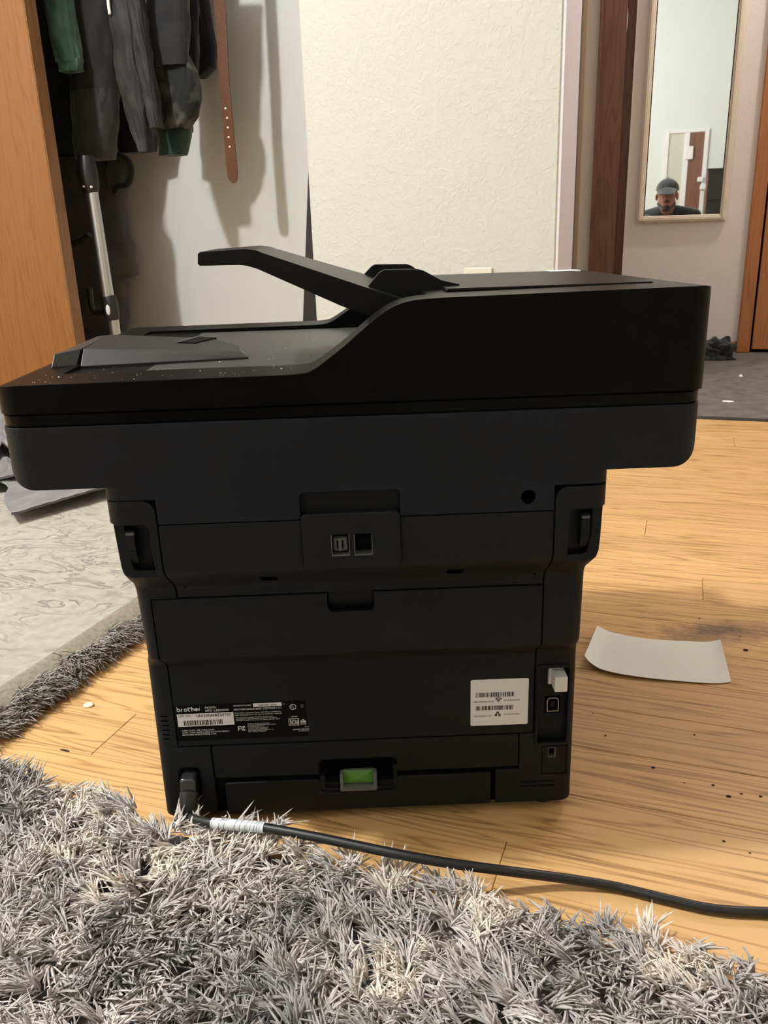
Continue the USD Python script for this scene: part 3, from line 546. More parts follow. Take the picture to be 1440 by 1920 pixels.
# network address label (white)
ml, MP, mw_, mh_, my = quad_label('address_label', [(882.5, 1275), (991.7, 1271.5), (988, 1357.5), (881.6, 1361)], LABELW, .0016, 'white address label with two barcodes')
LP2 = MP; Q = mw_ / 655
def T3(text, zx, zo, w, h, **k): return MP(letters(text, zx * Q, -zo * Q, my, h * Q, w * Q, **k))
def x3(poly): return MP(tm(prism_xz(poly, my - .00012, my)))
def l3(pts, w): return LineString(np.array(pts) * Q).buffer(w * Q, cap_style=2)
ico = [l3(arc(315, -292, r, 45, 135), 5) for r in (20, 36, 52)] + [Point(315 * Q, -288 * Q).buffer(8 * Q)]
lan = [sbox(*(np.array(b) * Q)) for b in ((296, -444, 324, -420), (276, -478, 302, -450), (318, -478, 344, -450))] + [l3([(310, -430), (289, -460)], 4), l3([(310, -430), (331, -460)], 4)]
obj('black_lettering', cat([MP(bars(60 * Q, 490 * Q, -226 * Q, -168 * Q, my, 36, 5)), MP(bars(58 * Q, 488 * Q, -396 * Q, -340 * Q, my, 36, 6)), T3('Mac Address WLAN', 36, 292, 228, 17), T3('00:00:00:00:00:00', 376, 282, 186, 15), T3('Mac Address LAN', 32, 478, 200, 17), T3('00:00:00:00:00:00', 380, 466, 176, 15), x3(unary_union(ico)), x3(unary_union(lan))]), INKB, ml, kind='stuff')
# dust on top of the printer
ds = []
rr = np.random.default_rng(11)
for k in range(45):
    x, y = rr.uniform(-.25, -.03), rr.uniform(.004, .046); r = rr.choice([.0003, .0004, .0004, .0008], p=[.5, .25, .2, .05])
    ds.append(trimesh.creation.icosphere(0, r).apply_translation((x, y, .4156 + (x + .25) * .003)))
for k in range(45):
    x, y = rr.uniform(-.22, -.04), rr.uniform(.055, .22); r = rr.choice([.0003, .0005, .0008], p=[.6, .3, .1]); ds.append(trimesh.creation.icosphere(0, r).apply_translation((x, y, .4118)))
obj('dust_specks', cat(ds), DUST, pr, kind='stuff')

# white plug pushed into the network socket
Pn = PORG + PXA * .1440 + PYA * .0 + np.array([0, 0, .1268])
npg = UsdGeom.Xform.Define(stage, path_of('network_plug')); npg.AddTranslateOp().Set(Gf.Vec3d(*Pn)); npg.AddRotateZOp().Set(math.degrees(PSI))
tag(npg, 'small white square plug in the network socket at the printer back', 'plug')
qa, qb = bk(1041, 1271, .041), bk(1064, 1298, .041)
rx, rz_ = .1440, .1268
obj('plug_body', cbox(qa[0] - rx, qb[0] - rx, .041, .0665, qb[1] - rz_, qa[1] - rz_, .0008), PLUGW, npg, 25)
obj('plug_collar', cbox(qa[0] - rx - .0022, qb[0] - rx - .0005, .0560, .0630, qb[1] - rz_ - .0008, qa[1] - rz_ + .0010, .0006), PLUGW, npg, 25)
# ------------------------------------------------------------------ rugs, cable, cloth and litter on the floor
def yarn_mat(name, ramp, nscale, wn, rough=.8):
    return M(name, {'g': ('geometry', {}), 'n': ('noise_texture', {'scale': nscale, 'detail': 4, 'roughness': .7}), 'a': ('math', {'math_type': 'multiply_add', 'value2': 3.0 * wn, 'value3': -1.0 * wn}),
                    'c': ('math', {'math_type': 'multiply_add', 'value2': 1 - wn}), 'r': ('rgb_ramp', {'ramp': ramp}),
                    'p': ('principled_bsdf', {'roughness': rough, 'specular_ior_level': .3, 'sheen_weight': .25})},
             [('g.position', 'n.vector'), ('n.fac', 'a.value1'), ('g.random_per_island', 'c.value1'), ('a.value', 'c.value3'), ('c.value', 'r.fac'), ('r.color', 'p.base_color')])
SHAG = yarn_mat('shag_yarn', [(.0, (.24, .226, .222)), (.25, (.44, .41, .39)), (.42, (.64, .58, .54)), (.56, (.86, .76, .655)), (.78, (.86, .78, .675)), (1, (.88, .815, .725))], 11, .66)
FUR = yarn_mat('grey_fur_yarn', [(.1, (.30, .27, .24)), (.5, (.50, .455, .405)), (.9, (.70, .64, .57))], 14, .4)
def strands(base, direc, length, width, thick, bend, rng, rings=4):
    """Many tapering yarns in one mesh: base n x 3, direc n x 3 (unit), bent towards bend n x 3."""
    n = len(base); t = np.linspace(0, 1, rings) if rings != 5 else np.array([0, .32, .64, .9, 1])
    side = np.cross(direc, rng.normal(size=(n, 3))); side /= np.linalg.norm(side, axis=1, keepdims=True); nor = np.cross(direc, side)
    P = base[:, None] + length[:, None, None] * (t[None, :, None] * direc[:, None] + (t ** 2)[None, :, None] * bend[:, None])
    prof = np.interp(t, [0, .3, .82, 1], [.70, 1, .95, .0])[:-1]
    a = np.arange(3) * 2 * np.pi / 3 + .5
    ring = P[:, :-1, None] + prof[None, :, None, None] * (np.cos(a)[None, None, :, None] * side[:, None, None] * width[:, None, None, None] + np.sin(a)[None, None, :, None] * nor[:, None, None] * thick[:, None, None, None])
    v = np.concatenate([ring.reshape(n, -1, 3), P[:, -1:]], 1); m = v.shape[1]; f = []
    for i in range(rings - 2):
        for j in range(3):
            k = (j + 1) % 3; q = [i * 3 + j, i * 3 + k, i * 3 + 3 + k, i * 3 + 3 + j]; f += [[q[0], q[1], q[2]], [q[0], q[2], q[3]]]
    for j in range(3): f.append([(rings - 2) * 3 + j, (rings - 2) * 3 + (j + 1) % 3, m - 1])
    f = np.array(f)[None] + (np.arange(n) * m)[:, None, None]
    return v.reshape(-1, 3), f.reshape(-1, 3)
edge = np.array([floor_uv(x, y, .026) for x, y in ((-420, 1330), (0, 1428), (160, 1470), (330, 1524), (430, 1530), (500, 1540), (560, 1565), (640, 1592), (860, 1640), (1100, 1700), (1440, 1790), (1800, 1895))])
edge_v = lambda u: np.interp(u, edge[:, 0], edge[:, 1])
rg = np.random.default_rng(21)
U0, U1, V0 = -.72, .70, .14
cell = .0112
gu, gv = np.meshgrid(np.arange(U0, U1, cell), np.arange(V0, 1.0, cell)); T = np.c_[gu.ravel(), gv.ravel()] + rg.uniform(-.5, .5, (gu.size, 2)) * cell
T = T[T[:, 1] < edge_v(T[:, 0]) - .006 + .010 * (meshkit.noise(np.c_[T * 26, np.zeros(len(T))]) - .3)]
Wp = T[:, :1] * U + T[:, 1:] * V - PORG; T = T[~((Wp @ PXA > -.216) & (Wp @ PYA > .030))]
nt = len(T); ph = 2 * np.pi * 1.6 * meshkit.fbm(np.c_[T * 16, np.zeros(nt)], 3, 5) + rg.normal(0, 1.15, nt); tilt = rg.uniform(.15, 1.15, nt)
per = 19
idx = np.repeat(np.arange(nt), per); n = len(idx)
b2 = T[idx] + rg.normal(0, .0021, (n, 2)); hgt = .012 * meshkit.fbm(np.c_[b2 * 12, np.ones(n)], 3, 9)
base = b2[:, :1] * U + b2[:, 1:] * V + np.c_[np.zeros((n, 2)), .007 + 1.5 * hgt]
az_ = ph[idx] + rg.normal(0, .42, n); tl = np.clip(tilt[idx] + rg.normal(0, .20, n), .05, 1.25)
dr_ = np.c_[np.sin(tl) * np.cos(az_), np.sin(tl) * np.sin(az_), np.cos(tl)]
bend = np.c_[np.cos(az_), np.sin(az_), -.45 * np.ones(n)] * rg.uniform(.10, .75, (n, 1)) + rg.normal(0, .16, (n, 3))
L = rg.uniform(.012, .021, n) * (.75 + .6 * meshkit.fbm(np.c_[b2 * 45, np.ones(n)], 2, 12)); W = rg.uniform(.0009, .0016, n)
rug = thing('shag_rug', 'thick grey and beige shag rug filling the foreground', 'rug', (0, 0, 0))
slab = Polygon([R(u, v)[:2] for u, v in [(U0, -1.5), (U0, edge_v(U0) - .012)] + [(u, edge_v(u) - .012) for u in np.linspace(U0, U1, 20)] + [(U1 + .3, edge_v(U1) - .10), (U1 + .3, -1.5)]]).difference(sbox(-.225, .612, .2, 1.2))
obj('backing', prism_xy(slab, .0004, .007), plain('rug_backing', (.22, .20, .185), .95), rug)
obj('pile', strands(base, dr_, L, W, W * .75, bend, rg, 5), SHAG, rug, True, kind='stuff')

# the pale rug at the left
e0, e1 = floor_uv(250, 1122, .034), floor_uv(0, 1287, .034)
slope = (e1[0] - e0[0]) / (e1[1] - e0[1]); ue = lambda v: e0[0] + slope * (v - e0[1])
RV0, RV1 = .575, 1.95
gs = np.linspace(RV0, RV1, 150); gc = np.array([-.9, -.7, -.5, -.35] + list(np.linspace(-.28, 0, 50)) + [.004, .010, .018, .026, .033, .036])
zz = np.interp(gc, [-.9, -.02, 0, .004, .018, .033, .036], [.030, .032, .0335, .0325, .024, .012, .004])
SV, CC = np.meshgrid(gs, gc, indexing='ij'); ZZ = np.broadcast_to(zz, SV.shape) + .006 * (meshkit.fbm(np.stack([CC * 7, SV * 7, 0 * SV], -1), 3, 2) - .5) * np.clip((-CC) * 12, 0, 1)
gx = ue(SV) + CC
pts = gx[..., None] * U + SV[..., None] * V; pts[..., 2] = ZZ
def grid_faces(a, b, flip=False):
    i, j = np.meshgrid(np.arange(a - 1), np.arange(b - 1), indexing='ij'); q = np.stack([i * b + j, (i + 1) * b + j, (i + 1) * b + j + 1, i * b + j + 1], -1).reshape(-1, 4)
    return q[:, ::-1] if flip else q
def sheet(P, thick, up=True):
    """A grid of points as a closed thin sheet, thickened downwards."""
    a, b = P.shape[:2]; top = P.reshape(-1, 3); bot = top - [0, 0, thick]; f = grid_faces(a, b); N = a * b
    q = [f, f[:, ::-1] + N]; ring = [i * b for i in range(a)] + [(a - 1) * b + j for j in range(1, b)] + [i * b + b - 1 for i in range(a - 2, -1, -1)] + list(range(b - 2, 0, -1))
    ring = np.array(ring); nx = np.roll(ring, -1); q.append(np.stack([nx, ring, ring + N, nx + N], -1))
    q = np.vstack(q); m = trimesh.Trimesh(np.vstack([top, bot]), np.vstack([q[:, [0, 1, 2]], q[:, [0, 2, 3]]]), process=False)
    if m.volume < 0: m.invert()
    return m
CREAM = M('cream_suede_back', {'g': ('geometry', {}), 'rot': ('mapping', {'rotation': (0, 0, A20)}), 'm': ('mapping', {'scale': (9, 20, 9)}),
        'w': ('noise_texture', {'scale': 1.0, 'detail': 3.5, 'roughness': .55, 'distortion': 1.6}), 'd': ('math', {'math_type': 'subtract', 'value2': .5}), 'ab': ('math', {'math_type': 'absolute'}),
        'ln': ('map_range', {'from_min': .004, 'from_max': .030, 'to_min': 1, 'to_max': 0, 'clamp': True}),
        'mk': ('noise_texture', {'scale': 5.5, 'detail': 2}), 'mr': ('map_range', {'from_min': .47, 'from_max': .60, 'to_min': 0, 'to_max': 1, 'clamp': True}), 'mm': ('math', {'math_type': 'multiply'}),
        'f': ('noise_texture', {'scale': 60, 'detail': 4}), 'c0': ('rgb_ramp', {'ramp': [(.3, (.31, .283, .235)), (.7, (.41, .375, .315))]}), 'pt': ('rgb_ramp', {'ramp': [(.60, (1, 1, 1)), (.70, (.70, .68, .68))]}),
        'mp': ('mix', {'mix_type': 'multiply', 'fac': 1.0}), 'mx': ('mix', {'color2': (.22, .19, .17)}), 'hb': ('math', {'math_type': 'multiply_add', 'value2': -.8}), 'b': ('bump', {'strength': .7, 'distance': .0035}),
        'p': ('principled_bsdf', {'roughness': .85, 'specular_ior_level': .2, 'sheen_weight': .2})},
       [('g.position', 'rot.vector'), ('rot.vector', 'm.vector'), ('m.vector', 'w.vector'), ('w.fac', 'd.value1'), ('d.value', 'ab.value1'), ('ab.value', 'ln.value'), ('g.position', 'mk.vector'), ('mk.fac', 'mr.value'), ('ln.result', 'mm.value1'), ('mr.result', 'mm.value2'),
        ('g.position', 'f.vector'), ('f.fac', 'c0.fac'), ('w.fac', 'pt.fac'), ('c0.color', 'mp.color1'), ('pt.color', 'mp.color2'), ('mp.color', 'mx.color1'), ('mm.value', 'mx.fac'), ('mx.color', 'p.base_color'), ('mm.value', 'hb.value1'), ('w.fac', 'hb.value3'), ('hb.value', 'b.height'), ('b.normal', 'p.normal')])
BAND = speckled('olive_rug_binding', (.27, .235, .175), (.37, .325, .25), 220, .9, .3, .001, 2)
r2 = thing('pale_rug', 'pale cream patterned rug with a furry grey edge left of printer', 'rug', (0, 0, 0))
kb = int(np.searchsorted(gc, 0.0)) + 1
obj('cream_top', sheet(pts[:, :kb], .028), CREAM, r2, 30)
obj('binding', sheet(pts[:, kb - 1:], .0035), BAND, r2, 30, label='olive binding strip along the rug edge')
rf = np.random.default_rng(5)
nf = 8000; sv = rf.uniform(RV0, RV1, nf); clump = meshkit.fbm(np.c_[sv * 26, np.zeros((nf, 2))], 3, 4)
cc = .012 + .022 * rf.random(nf) ** .7 - .010 * (clump - .5) * 2
bz = np.interp(cc, [-.02, .018, .036], [.030, .020, .004]); fb = (ue(sv) + cc)[:, None] * U + sv[:, None] * V + np.c_[np.zeros((nf, 2)), bz]
angf = rf.normal(0, .55, nf) + 1.6 * (meshkit.fbm(np.c_[sv * 14, np.zeros((nf, 2)) + 3], 2, 8) - .5)
dirf = np.cos(angf)[:, None] * U + np.sin(angf)[:, None] * V; dirf = dirf * .80 + np.c_[np.zeros((nf, 2)), rf.uniform(.05, .75, nf)]; dirf /= np.linalg.norm(dirf, axis=1, keepdims=True)
Lf = rf.uniform(.014, .030, nf) * (.55 + .9 * clump); bendf = np.c_[np.zeros((nf, 2)), -rf.uniform(.15, .55, nf)] + rf.normal(0, .12, (nf, 3))
fv, ff = strands(fb, dirf, Lf, rf.uniform(.0006, .0011, nf), rf.uniform(.0005, .0008, nf), bendf, rf, 5); fv[:, 2] = np.maximum(fv[:, 2], .0006)
obj('fur_edge', (fv, ff), FUR, r2, True, kind='stuff')

# grey-lilac towel lying on the pale rug
TOWEL = fabric('lilac_grey_towel', (.105, .092, .098), (.150, .136, .142), 26, 500, .9, .5)
def patch(rows, z0, seed, amp, thick, hem, nu=70, nv=44):
    """rows: front to back, each a left-right pair of picture points on the plane z0."""
    Lp = catmull([on_z(*r[0], z0) for r in rows], 10); Rp = catmull([on_z(*r[1], z0) for r in rows], 10)
    t = np.linspace(0, len(Lp) - 1, nv); Li = np.stack([np.interp(t, np.arange(len(Lp)), Lp[:, k]) for k in range(3)], -1); Ri = np.stack([np.interp(t, np.arange(len(Rp)), Rp[:, k]) for k in range(3)], -1)
    s = np.linspace(0, 1, nu)[None, :, None]; P = Li[:, None] * (1 - s) + Ri[:, None] * s
    w = meshkit.fbm(np.stack([P[..., 0] * 15, P[..., 1] * 9, 0 * P[..., 0]], -1), 4, seed); fold = np.abs(meshkit.fbm(np.stack([P[..., 0] * 9 + P[..., 1] * 5, P[..., 1] * 4, 0 * P[..., 0] + 7], -1), 2, seed) - .5)
    P[..., 2] += amp * (w - .35) + amp * 1.4 * np.exp(-fold * 26)
    e = np.minimum(np.arange(nv), 3)[:, None] / 3.0; P[..., 2] += hem * (1 - e) * (1 + .12 * np.sin(np.arange(nu) * .9))[None]
    ed = np.minimum(np.arange(nu), 3) / 3.0; P[..., 2] += hem * (1 - ed)[None]
    return sheet(P, thick)
tw = thing('towel', 'crumpled grey-lilac towel lying on the pale rug at left', 'towel', (0, 0, 0))
obj('lower_layer', patch([((22, 968), (290, 893)), ((8, 940), (330, 872)), ((12, 912), (360, 850)), ((-60, 890), (380, 835))], .050, 3, .012, .0045, .003), TOWEL, tw, 40)
obj('middle_fold', patch([((-260, 925), (240, 880)), ((-280, 890), (250, 858)), ((-290, 862), (260, 838))], .058, 6, .020, .0045, .003), TOWEL, tw, 40)
obj('upper_fold', patch([((-300, 868), (230, 846)), ((-310, 840), (240, 822)), ((-320, 800), (250, 790)), ((-330, 760), (260, 755))], .070, 9, .022, .0045, .003), TOWEL, tw, 40)

# white paper strip
nP = 60
tx = catmull([(1120, 1173), (1150, 1186), (1220, 1198), (1310, 1203), (1330, 1203), (1351, 1199)], 12); bx = catmull([(1096, 1229), (1108, 1243), (1135, 1257), (1200, 1269), (1290, 1278), (1345, 1281), (1371, 1278)], 12)
rs = lambda a, n: np.stack([np.interp(np.linspace(0, 1, n), np.r_[0, np.cumsum(np.linalg.norm(np.diff(a, axis=0), axis=1))] / np.linalg.norm(np.diff(a, axis=0), axis=1).sum(), a[:, k]) for k in range(2)], -1)
tx, bx = rs(tx, nP), rs(bx, nP); g = np.zeros((9, nP, 3))
for i in range(9):
    for j in range(nP):
        s, q = i / 8, j / (nP - 1); p = tx[j] * (1 - s) + bx[j] * s
        g[i, j] = on_z(p[0], p[1], .0012 + .010 * max(0, 1 - q * 7) ** 2 * (.6 + s * .5) + .006 * max(0, (q - .85) / .15) ** 2 * (1 - s) + .004 * max(0, s - .75) * 4 * (1 - q))
ps = thing('paper_strip', 'torn strip of blank white paper on the oak floor right of printer', 'paper', (0, 0, 0))
obj('sheet', sheet(g, .0003), PAPER, ps, 40)

def lump(name, label, catg, px, py, z, size, seed, mat, group=None, flat=.5, rough=.5, sub=2):
    P = on_z(px, py, z); b = trimesh.creation.icosphere(sub, 1.0); b.vertices *= (1 - rough / 2 + rough * meshkit.fbm(b.vertices * 1.7 + seed, 3, seed))[:, None]
    b.vertices *= np.array(size); b.vertices[:, 2] = np.maximum(b.vertices[:, 2] * flat, -.0006) ; b.vertices[:, 2] -= b.vertices[:, 2].min(); b.apply_transform(trimesh.transformations.rotation_matrix(-A20, (0, 0, 1)))
    o = obj(name, b, mat, None, 35, label, catg, group); UsdGeom.Xformable(o).AddTranslateOp().Set(Gf.Vec3d(*map(float, P))); return o
lump('paper_scrap', 'round cream scrap on the oak floor beside the pale rug', 'scrap', 166, 1323, 0, (.0068, .0058, .002), 3, plain('cream_scrap', (.72, .66, .50), .8), flat=1, rough=.7)
lump('twig', 'tiny dark twig on the floor near the shag rug corner', 'twig', 122, 1408, 0, (.0062, .0007, .0012), 5, DIRT, flat=1)
lump('paper_bit', 'small white paper bit on dark hall floor near its edge', 'scrap', 1365, 753, .002, (.016, .010, .002), 4, PAPER, flat=1, rough=.3)
lump('crumb', 'pale crumb on the dark hall floor', 'crumb', 1389, 706, .002, (.006, .006, .006), 6, PAPER, flat=1)
for k, (px, py, s) in enumerate([(1398, 1220, 3.6), (1225, 1440, 2.2), (1302, 1378, 1.3), (1337, 1473, 1.8), (1366, 1494, 2.6), (1390, 1489, 1.6), (1426, 1494, 1.8), (1135, 1380, 1.4), (1283, 1468, 1.0), (1311, 1160, 1.5), (1357, 1578, 1.6), (1406, 1600, 1.2), (1112, 1338, 1.1), (1387, 1194, 1.2)]):
    lab = {0: 'largest dark crumb, just right of the white paper strip', 1: 'dark crumb alone on the floor below the white paper strip', 4: 'biggest of the dark crumbs near the right edge, low on the floor', 10: 'dark crumb nearest the cable at the lower right'}.get(k)
    lump('crumb', lab or 'tiny dark crumb on the oak floor right of the printer', 'crumb', px, py, 0, (s * .00085, s * .00042, s * .0004), k, DIRT, None if lab else 'dark crumbs on the oak floor', flat=1)
lump('dark_cloth', 'crumpled black cloth on the hall floor by the baseboard', 'cloth', 1338, 672, .002, (.075, .06, .075), 8, fabric('black_crumple', (.010, .011, .012), (.035, .038, .04), 20), flat=1, rough=1.3, sub=5)

# power cable with its plug
pc = thing('power_cord', 'black power cord with a white barcode tag leaving the printer', 'power cord', (0, 0, 0))
def PW(x, y, z): return PORG + PXA * x + PYA * y + np.array([0, 0, z])
plug = Manifold.batch_hull([Manifold.sphere(.0035, 20).translate(tuple(PW(x, y, z))) for x in (-.1845, -.1772) for y, z in ((.062, .0370), (.062, .0530), (.042, .0360), (.045, .0525))])
pg = obj('plug', plug, plain('grey_plug_plastic', (.02, .02, .02), .16, spec=.8), pc, 35, label='glossy dark plug in the power inlet')
neck = tube([PW(-.1808, .044, .0420), PW(-.1810, .040, .0365), PW(-.1815, .036, .030), PW(-.1820, .032, .0235)], [.0080, .0080, .0066, .0048], 24)
obj('strain_relief', neck, RUBBER, pg, 35)
cp = [PW(-.1820, .032, .0240)] + [on_z(*a) for a in ((352, 1524, .0240), (362, 1535, .0270), (384, 1541, .0310), (405, 1544, .0335), (455, 1548, .0350), (503, 1553, .0360), (600, 1571, .0365), (700, 1592, .0360), (780, 1608, .0345), (860, 1621, .0300), (950, 1633, .0200), (1050, 1646, .0100), (1150, 1662, .0048), (1250, 1686, .0045), (1340, 1705, .0045), (1440, 1711, .0045), (1560, 1712, .0045), (1800, 1690, .0045))] + [np.array([.80, .50, .0045]), np.array([1.15, .38, .0045]), np.array([1.45, .05, .0045])]
cs = catmull(cp, 10); obj('cable', tube(cs, .0040, 14), RUBBER, pc, 40)
ta, tb_ = 38, 60
TAG = M('barcode_tag', {'g': ('geometry', {}), 'm': ('mapping', {'rotation': (0, 0, .55)}), 'w': ('noise_texture', {'dimensions': '3D', 'scale': 1.0, 'detail': 0}), 'm2': ('mapping', {'scale': (900, .01, .01)}), 'r': ('rgb_ramp', {'ramp': [(.40, (.22, .25, .30)), (.46, (.72, .74, .74))]}),
        'p': ('principled_bsdf', {'roughness': .35})}, [('g.position', 'm.vector'), ('m.vector', 'm2.vector'), ('m2.vector', 'w.vector'), ('w.fac', 'r.fac'), ('r.color', 'p.base_color')])
obj('barcode_tag', tube(cs[ta:tb_], .0047, 16), TAG, pc, 40, label='white barcode tag wrapped round the cable')
# ------------------------------------------------------------------ inside the closet
def loft(rows, Vc, dep, seed, amp=.012, nr=46, ns=36, fold=(3.0, 2.0), gather=0.0):
    """A hanging garment piece: rows (picture y, left x, right x) give its outline on the plane v = Vc; it is dep thick."""
    rows = np.array(rows, float); l = np.array([wall_uz(x, y, Vc) for y, x, _ in rows]); r = np.array([wall_uz(x, y, Vc) for y, _, x in rows])
    t = np.linspace(0, len(rows) - 1, nr); ip = lambda a: np.interp(t, np.arange(len(rows)), a)
    cu, hw_, z = ip((l[:, 0] + r[:, 0]) / 2), np.maximum(ip((r[:, 0] - l[:, 0]) / 2), .004), ip((l[:, 1] + r[:, 1]) / 2)
    th = np.arange(ns) * 2 * np.pi / ns; c, s = np.cos(th), np.sin(th)
    sq = lambda a: np.sign(a) * np.abs(a) ** .75
    N = meshkit.fbm(np.stack([np.broadcast_to(c * fold[0], (nr, ns)) + seed, np.broadcast_to(s * fold[0], (nr, ns)), np.broadcast_to(z[:, None] * fold[1] * 5, (nr, ns))], -1), 4, seed) - .5
    wr = amp * 2 * N + gather * np.sin(th * 11)[None] * np.interp(t / t[-1], [0, .7, 1], [0, .1, 1])[:, None]
    uu = cu[:, None] + (hw_[:, None] + wr) * sq(c)[None]; v_ = Vc + (dep + 1.6 * wr) * sq(s)[None]; zz_ = np.broadcast_to(z[:, None], uu.shape) + .25 * wr
    P = (uu[..., None] * U + v_[..., None] * V); P[..., 2] = zz_
    vtx = np.vstack([P.reshape(-1, 3), P[0].mean(0), P[-1].mean(0) + [0, 0, .01]]); f = []
    for i in range(nr - 1):
        for j in range(ns):
            k = (j + 1) % ns; q = [i * ns + j, i * ns + k, (i + 1) * ns + k, (i + 1) * ns + j]; f += [[q[0], q[1], q[2]], [q[0], q[2], q[3]]]
    for j in range(ns): k = (j + 1) % ns; f += [[nr * ns, k, j], [nr * ns + 1, (nr - 1) * ns + j, (nr - 1) * ns + k]]
    m = trimesh.Trimesh(vtx, f, process=False)
    if m.volume < 0: m.invert()
    return m
F_TEAL = fabric('green_windbreaker', (.050, .125, .098), (.095, .195, .155), 12, 300, .5, .2)
F_DKTEAL = fabric('dark_green_lining', (.008, .014, .014), (.018, .028, .027), 20)
F_BLACK = fabric('black_jacket_cloth', (.006, .006, .0075), (.012, .012, .0135), 18)
F_GREY = fabric('dark_grey_coat_cloth', (.011, .0105, .010), (.018, .0175, .016), 22)
F_GREYL = fabric('grey_coat_lower_cloth', (.027, .0265, .0245), (.040, .039, .036), 22)
F_OLIVE = fabric('olive_nylon', (.009, .009, .0088), (.021, .021, .0195), 14, 200, .62, .1)
F_CHAR = fabric('charcoal_sleeve', (.0105, .011, .0125), (.018, .0185, .020), 20)
F_CAMO = fabric('grey_camouflage', (.009, .0095, .0095), (.055, .053, .047), 16, 400, .8, .2, .52, .60)
F_HEM = fabric('dark_green_hem', (.006, .022, .018), (.012, .036, .030), 30)
F_BAG = fabric('grey_bag_cloth', (.060, .061, .063), (.085, .086, .088), 14)
def garment(name, label, catg, parts, Vc):
    c = thing(name, label, catg, (0, 0, 0))
    for nm, rows, V_, dep, seed, mat, kw in parts: obj(nm, loft(rows, V_, dep, seed, **kw), mat, c, 50)
    hu_, hz = wall_uz((parts[0][1][0][1] + parts[0][1][0][2]) / 2, parts[0][1][0][0], parts[0][2])
    obj('hanger_hook', tube([R(hu_, Vc, hz - .02), R(hu_, Vc - .022, 1.69), R(hu_, Vc - .023, 1.725), R(hu_, Vc - .012, 1.745), R(hu_, Vc + .008, 1.747), R(hu_, Vc + .021, 1.735)], .0025, 8), CHROME, c)
VR = 2.72
garment('green_jacket', 'dark jacket with a bright green windbreaker sleeve, leftmost in closet', 'jacket', [
    ('jacket_body', [(-130, 20, 150), (0, 45, 158), (120, 70, 165), (200, 88, 162), (292, 105, 150)], 2.82, .05, 2, F_DKTEAL, {}),
    ('sleeve', [(-130, 62, 118), (0, 87, 132), (45, 95, 139), (90, 104, 147), (118, 113, 151)], 2.525, .035, 3, F_TEAL, dict(amp=.010)),
    ('cuff', [(112, 112, 151), (124, 114, 151), (135, 117, 150)], 2.525, .028, 4, F_TEAL, dict(amp=.003, gather=.004, nr=14))], VR)
garment('grey_coat', 'long dark grey coat hanging second in the closet', 'coat', [
    ('coat_body', [(-130, 128, 214), (0, 136, 214), (100, 140, 218), (190, 140, 218), (230, 142, 216)], 2.64, .055, 5, F_GREY, {}),
    ('lower_panel', [(170, 139, 216), (230, 142, 216), (285, 148, 212), (300, 152, 208)], 2.636, .055, 6, F_GREYL, dict(amp=.008))], VR)
garment('olive_jacket', 'black and olive nylon jacket with a white drawstring', 'jacket', [
    ('jacket_body', [(-130, 205, 300), (0, 216, 292), (80, 226, 300), (170, 216, 305), (240, 212, 300), (286, 226, 292)], 2.80, .03, 7, F_BLACK, {}),
    ('front_flap', [(-130, 196, 240), (0, 203, 246), (60, 214, 256), (120, 218, 262), (165, 226, 270), (220, 240, 276), (285, 264, 284)], 2.47, .022, 8, F_OLIVE, dict(amp=.007)),
    ('side_fold', [(-130, 235, 262), (0, 240, 268), (60, 250, 275), (110, 258, 284), (180, 272, 296), (240, 284, 304)], 2.47, .02, 9, F_OLIVE, dict(amp=.007))], VR)
dsr = wall_uz(203, 12, 2.44)
garment('camouflage_jacket', 'charcoal jacket over a camouflage sleeve with green hem', 'jacket', [
    ('jacket_body', [(-130, 258, 368), (0, 276, 370), (120, 290, 372), (200, 300, 366), (250, 302, 358)], 2.70, .03, 10, F_BLACK, {}),
    ('outer_sleeve', [(-130, 262, 352), (0, 279, 353), (60, 283, 354), (100, 292, 352), (124, 296, 351)], 2.56, .036, 11, F_CHAR, dict(amp=.008)),
    ('camouflage_sleeve', [(105, 292, 352), (135, 294, 368), (165, 298, 372), (190, 302, 372), (222, 302, 366), (243, 306, 352)], 2.58, .04, 12, F_CAMO, dict(amp=.010)),
    ('hem', [(236, 290, 356), (258, 300, 356), (276, 302, 352), (292, 302, 347)], 2.60, .04, 13, F_HEM, dict(amp=.006, nr=18))], VR)
garment('black_jacket', 'black jacket at the right end, beside the brown belt', 'jacket', [
    ('jacket_body', [(-130, 318, 396), (0, 345, 388), (50, 352, 396), (90, 356, 405), (128, 362, 404), (146, 366, 384)], 2.87, .03, 14, F_BLACK, dict(amp=.006))], VR)
obj('drawstring', tube(catmull([R(wall_uz(x, y, 2.44)[0], 2.44, wall_uz(x, y, 2.44)[1]) for x, y in ((200, -60), (202, -10), (204, 12), (206, 27))], 6), [.005] * 19, 8), PAPER, None, True, 'white drawstring hanging between the closet jackets', 'cord')
rod = obj('closet_rod', room_mat(Manifold.cylinder(uL - LEFT - .008, .016, circular_segments=24).rotate((0, 90, 0)).translate((LEFT + .004, VR, 1.722))), CHROME, None, 30, 'metal clothes rod across the closet', 'rod')
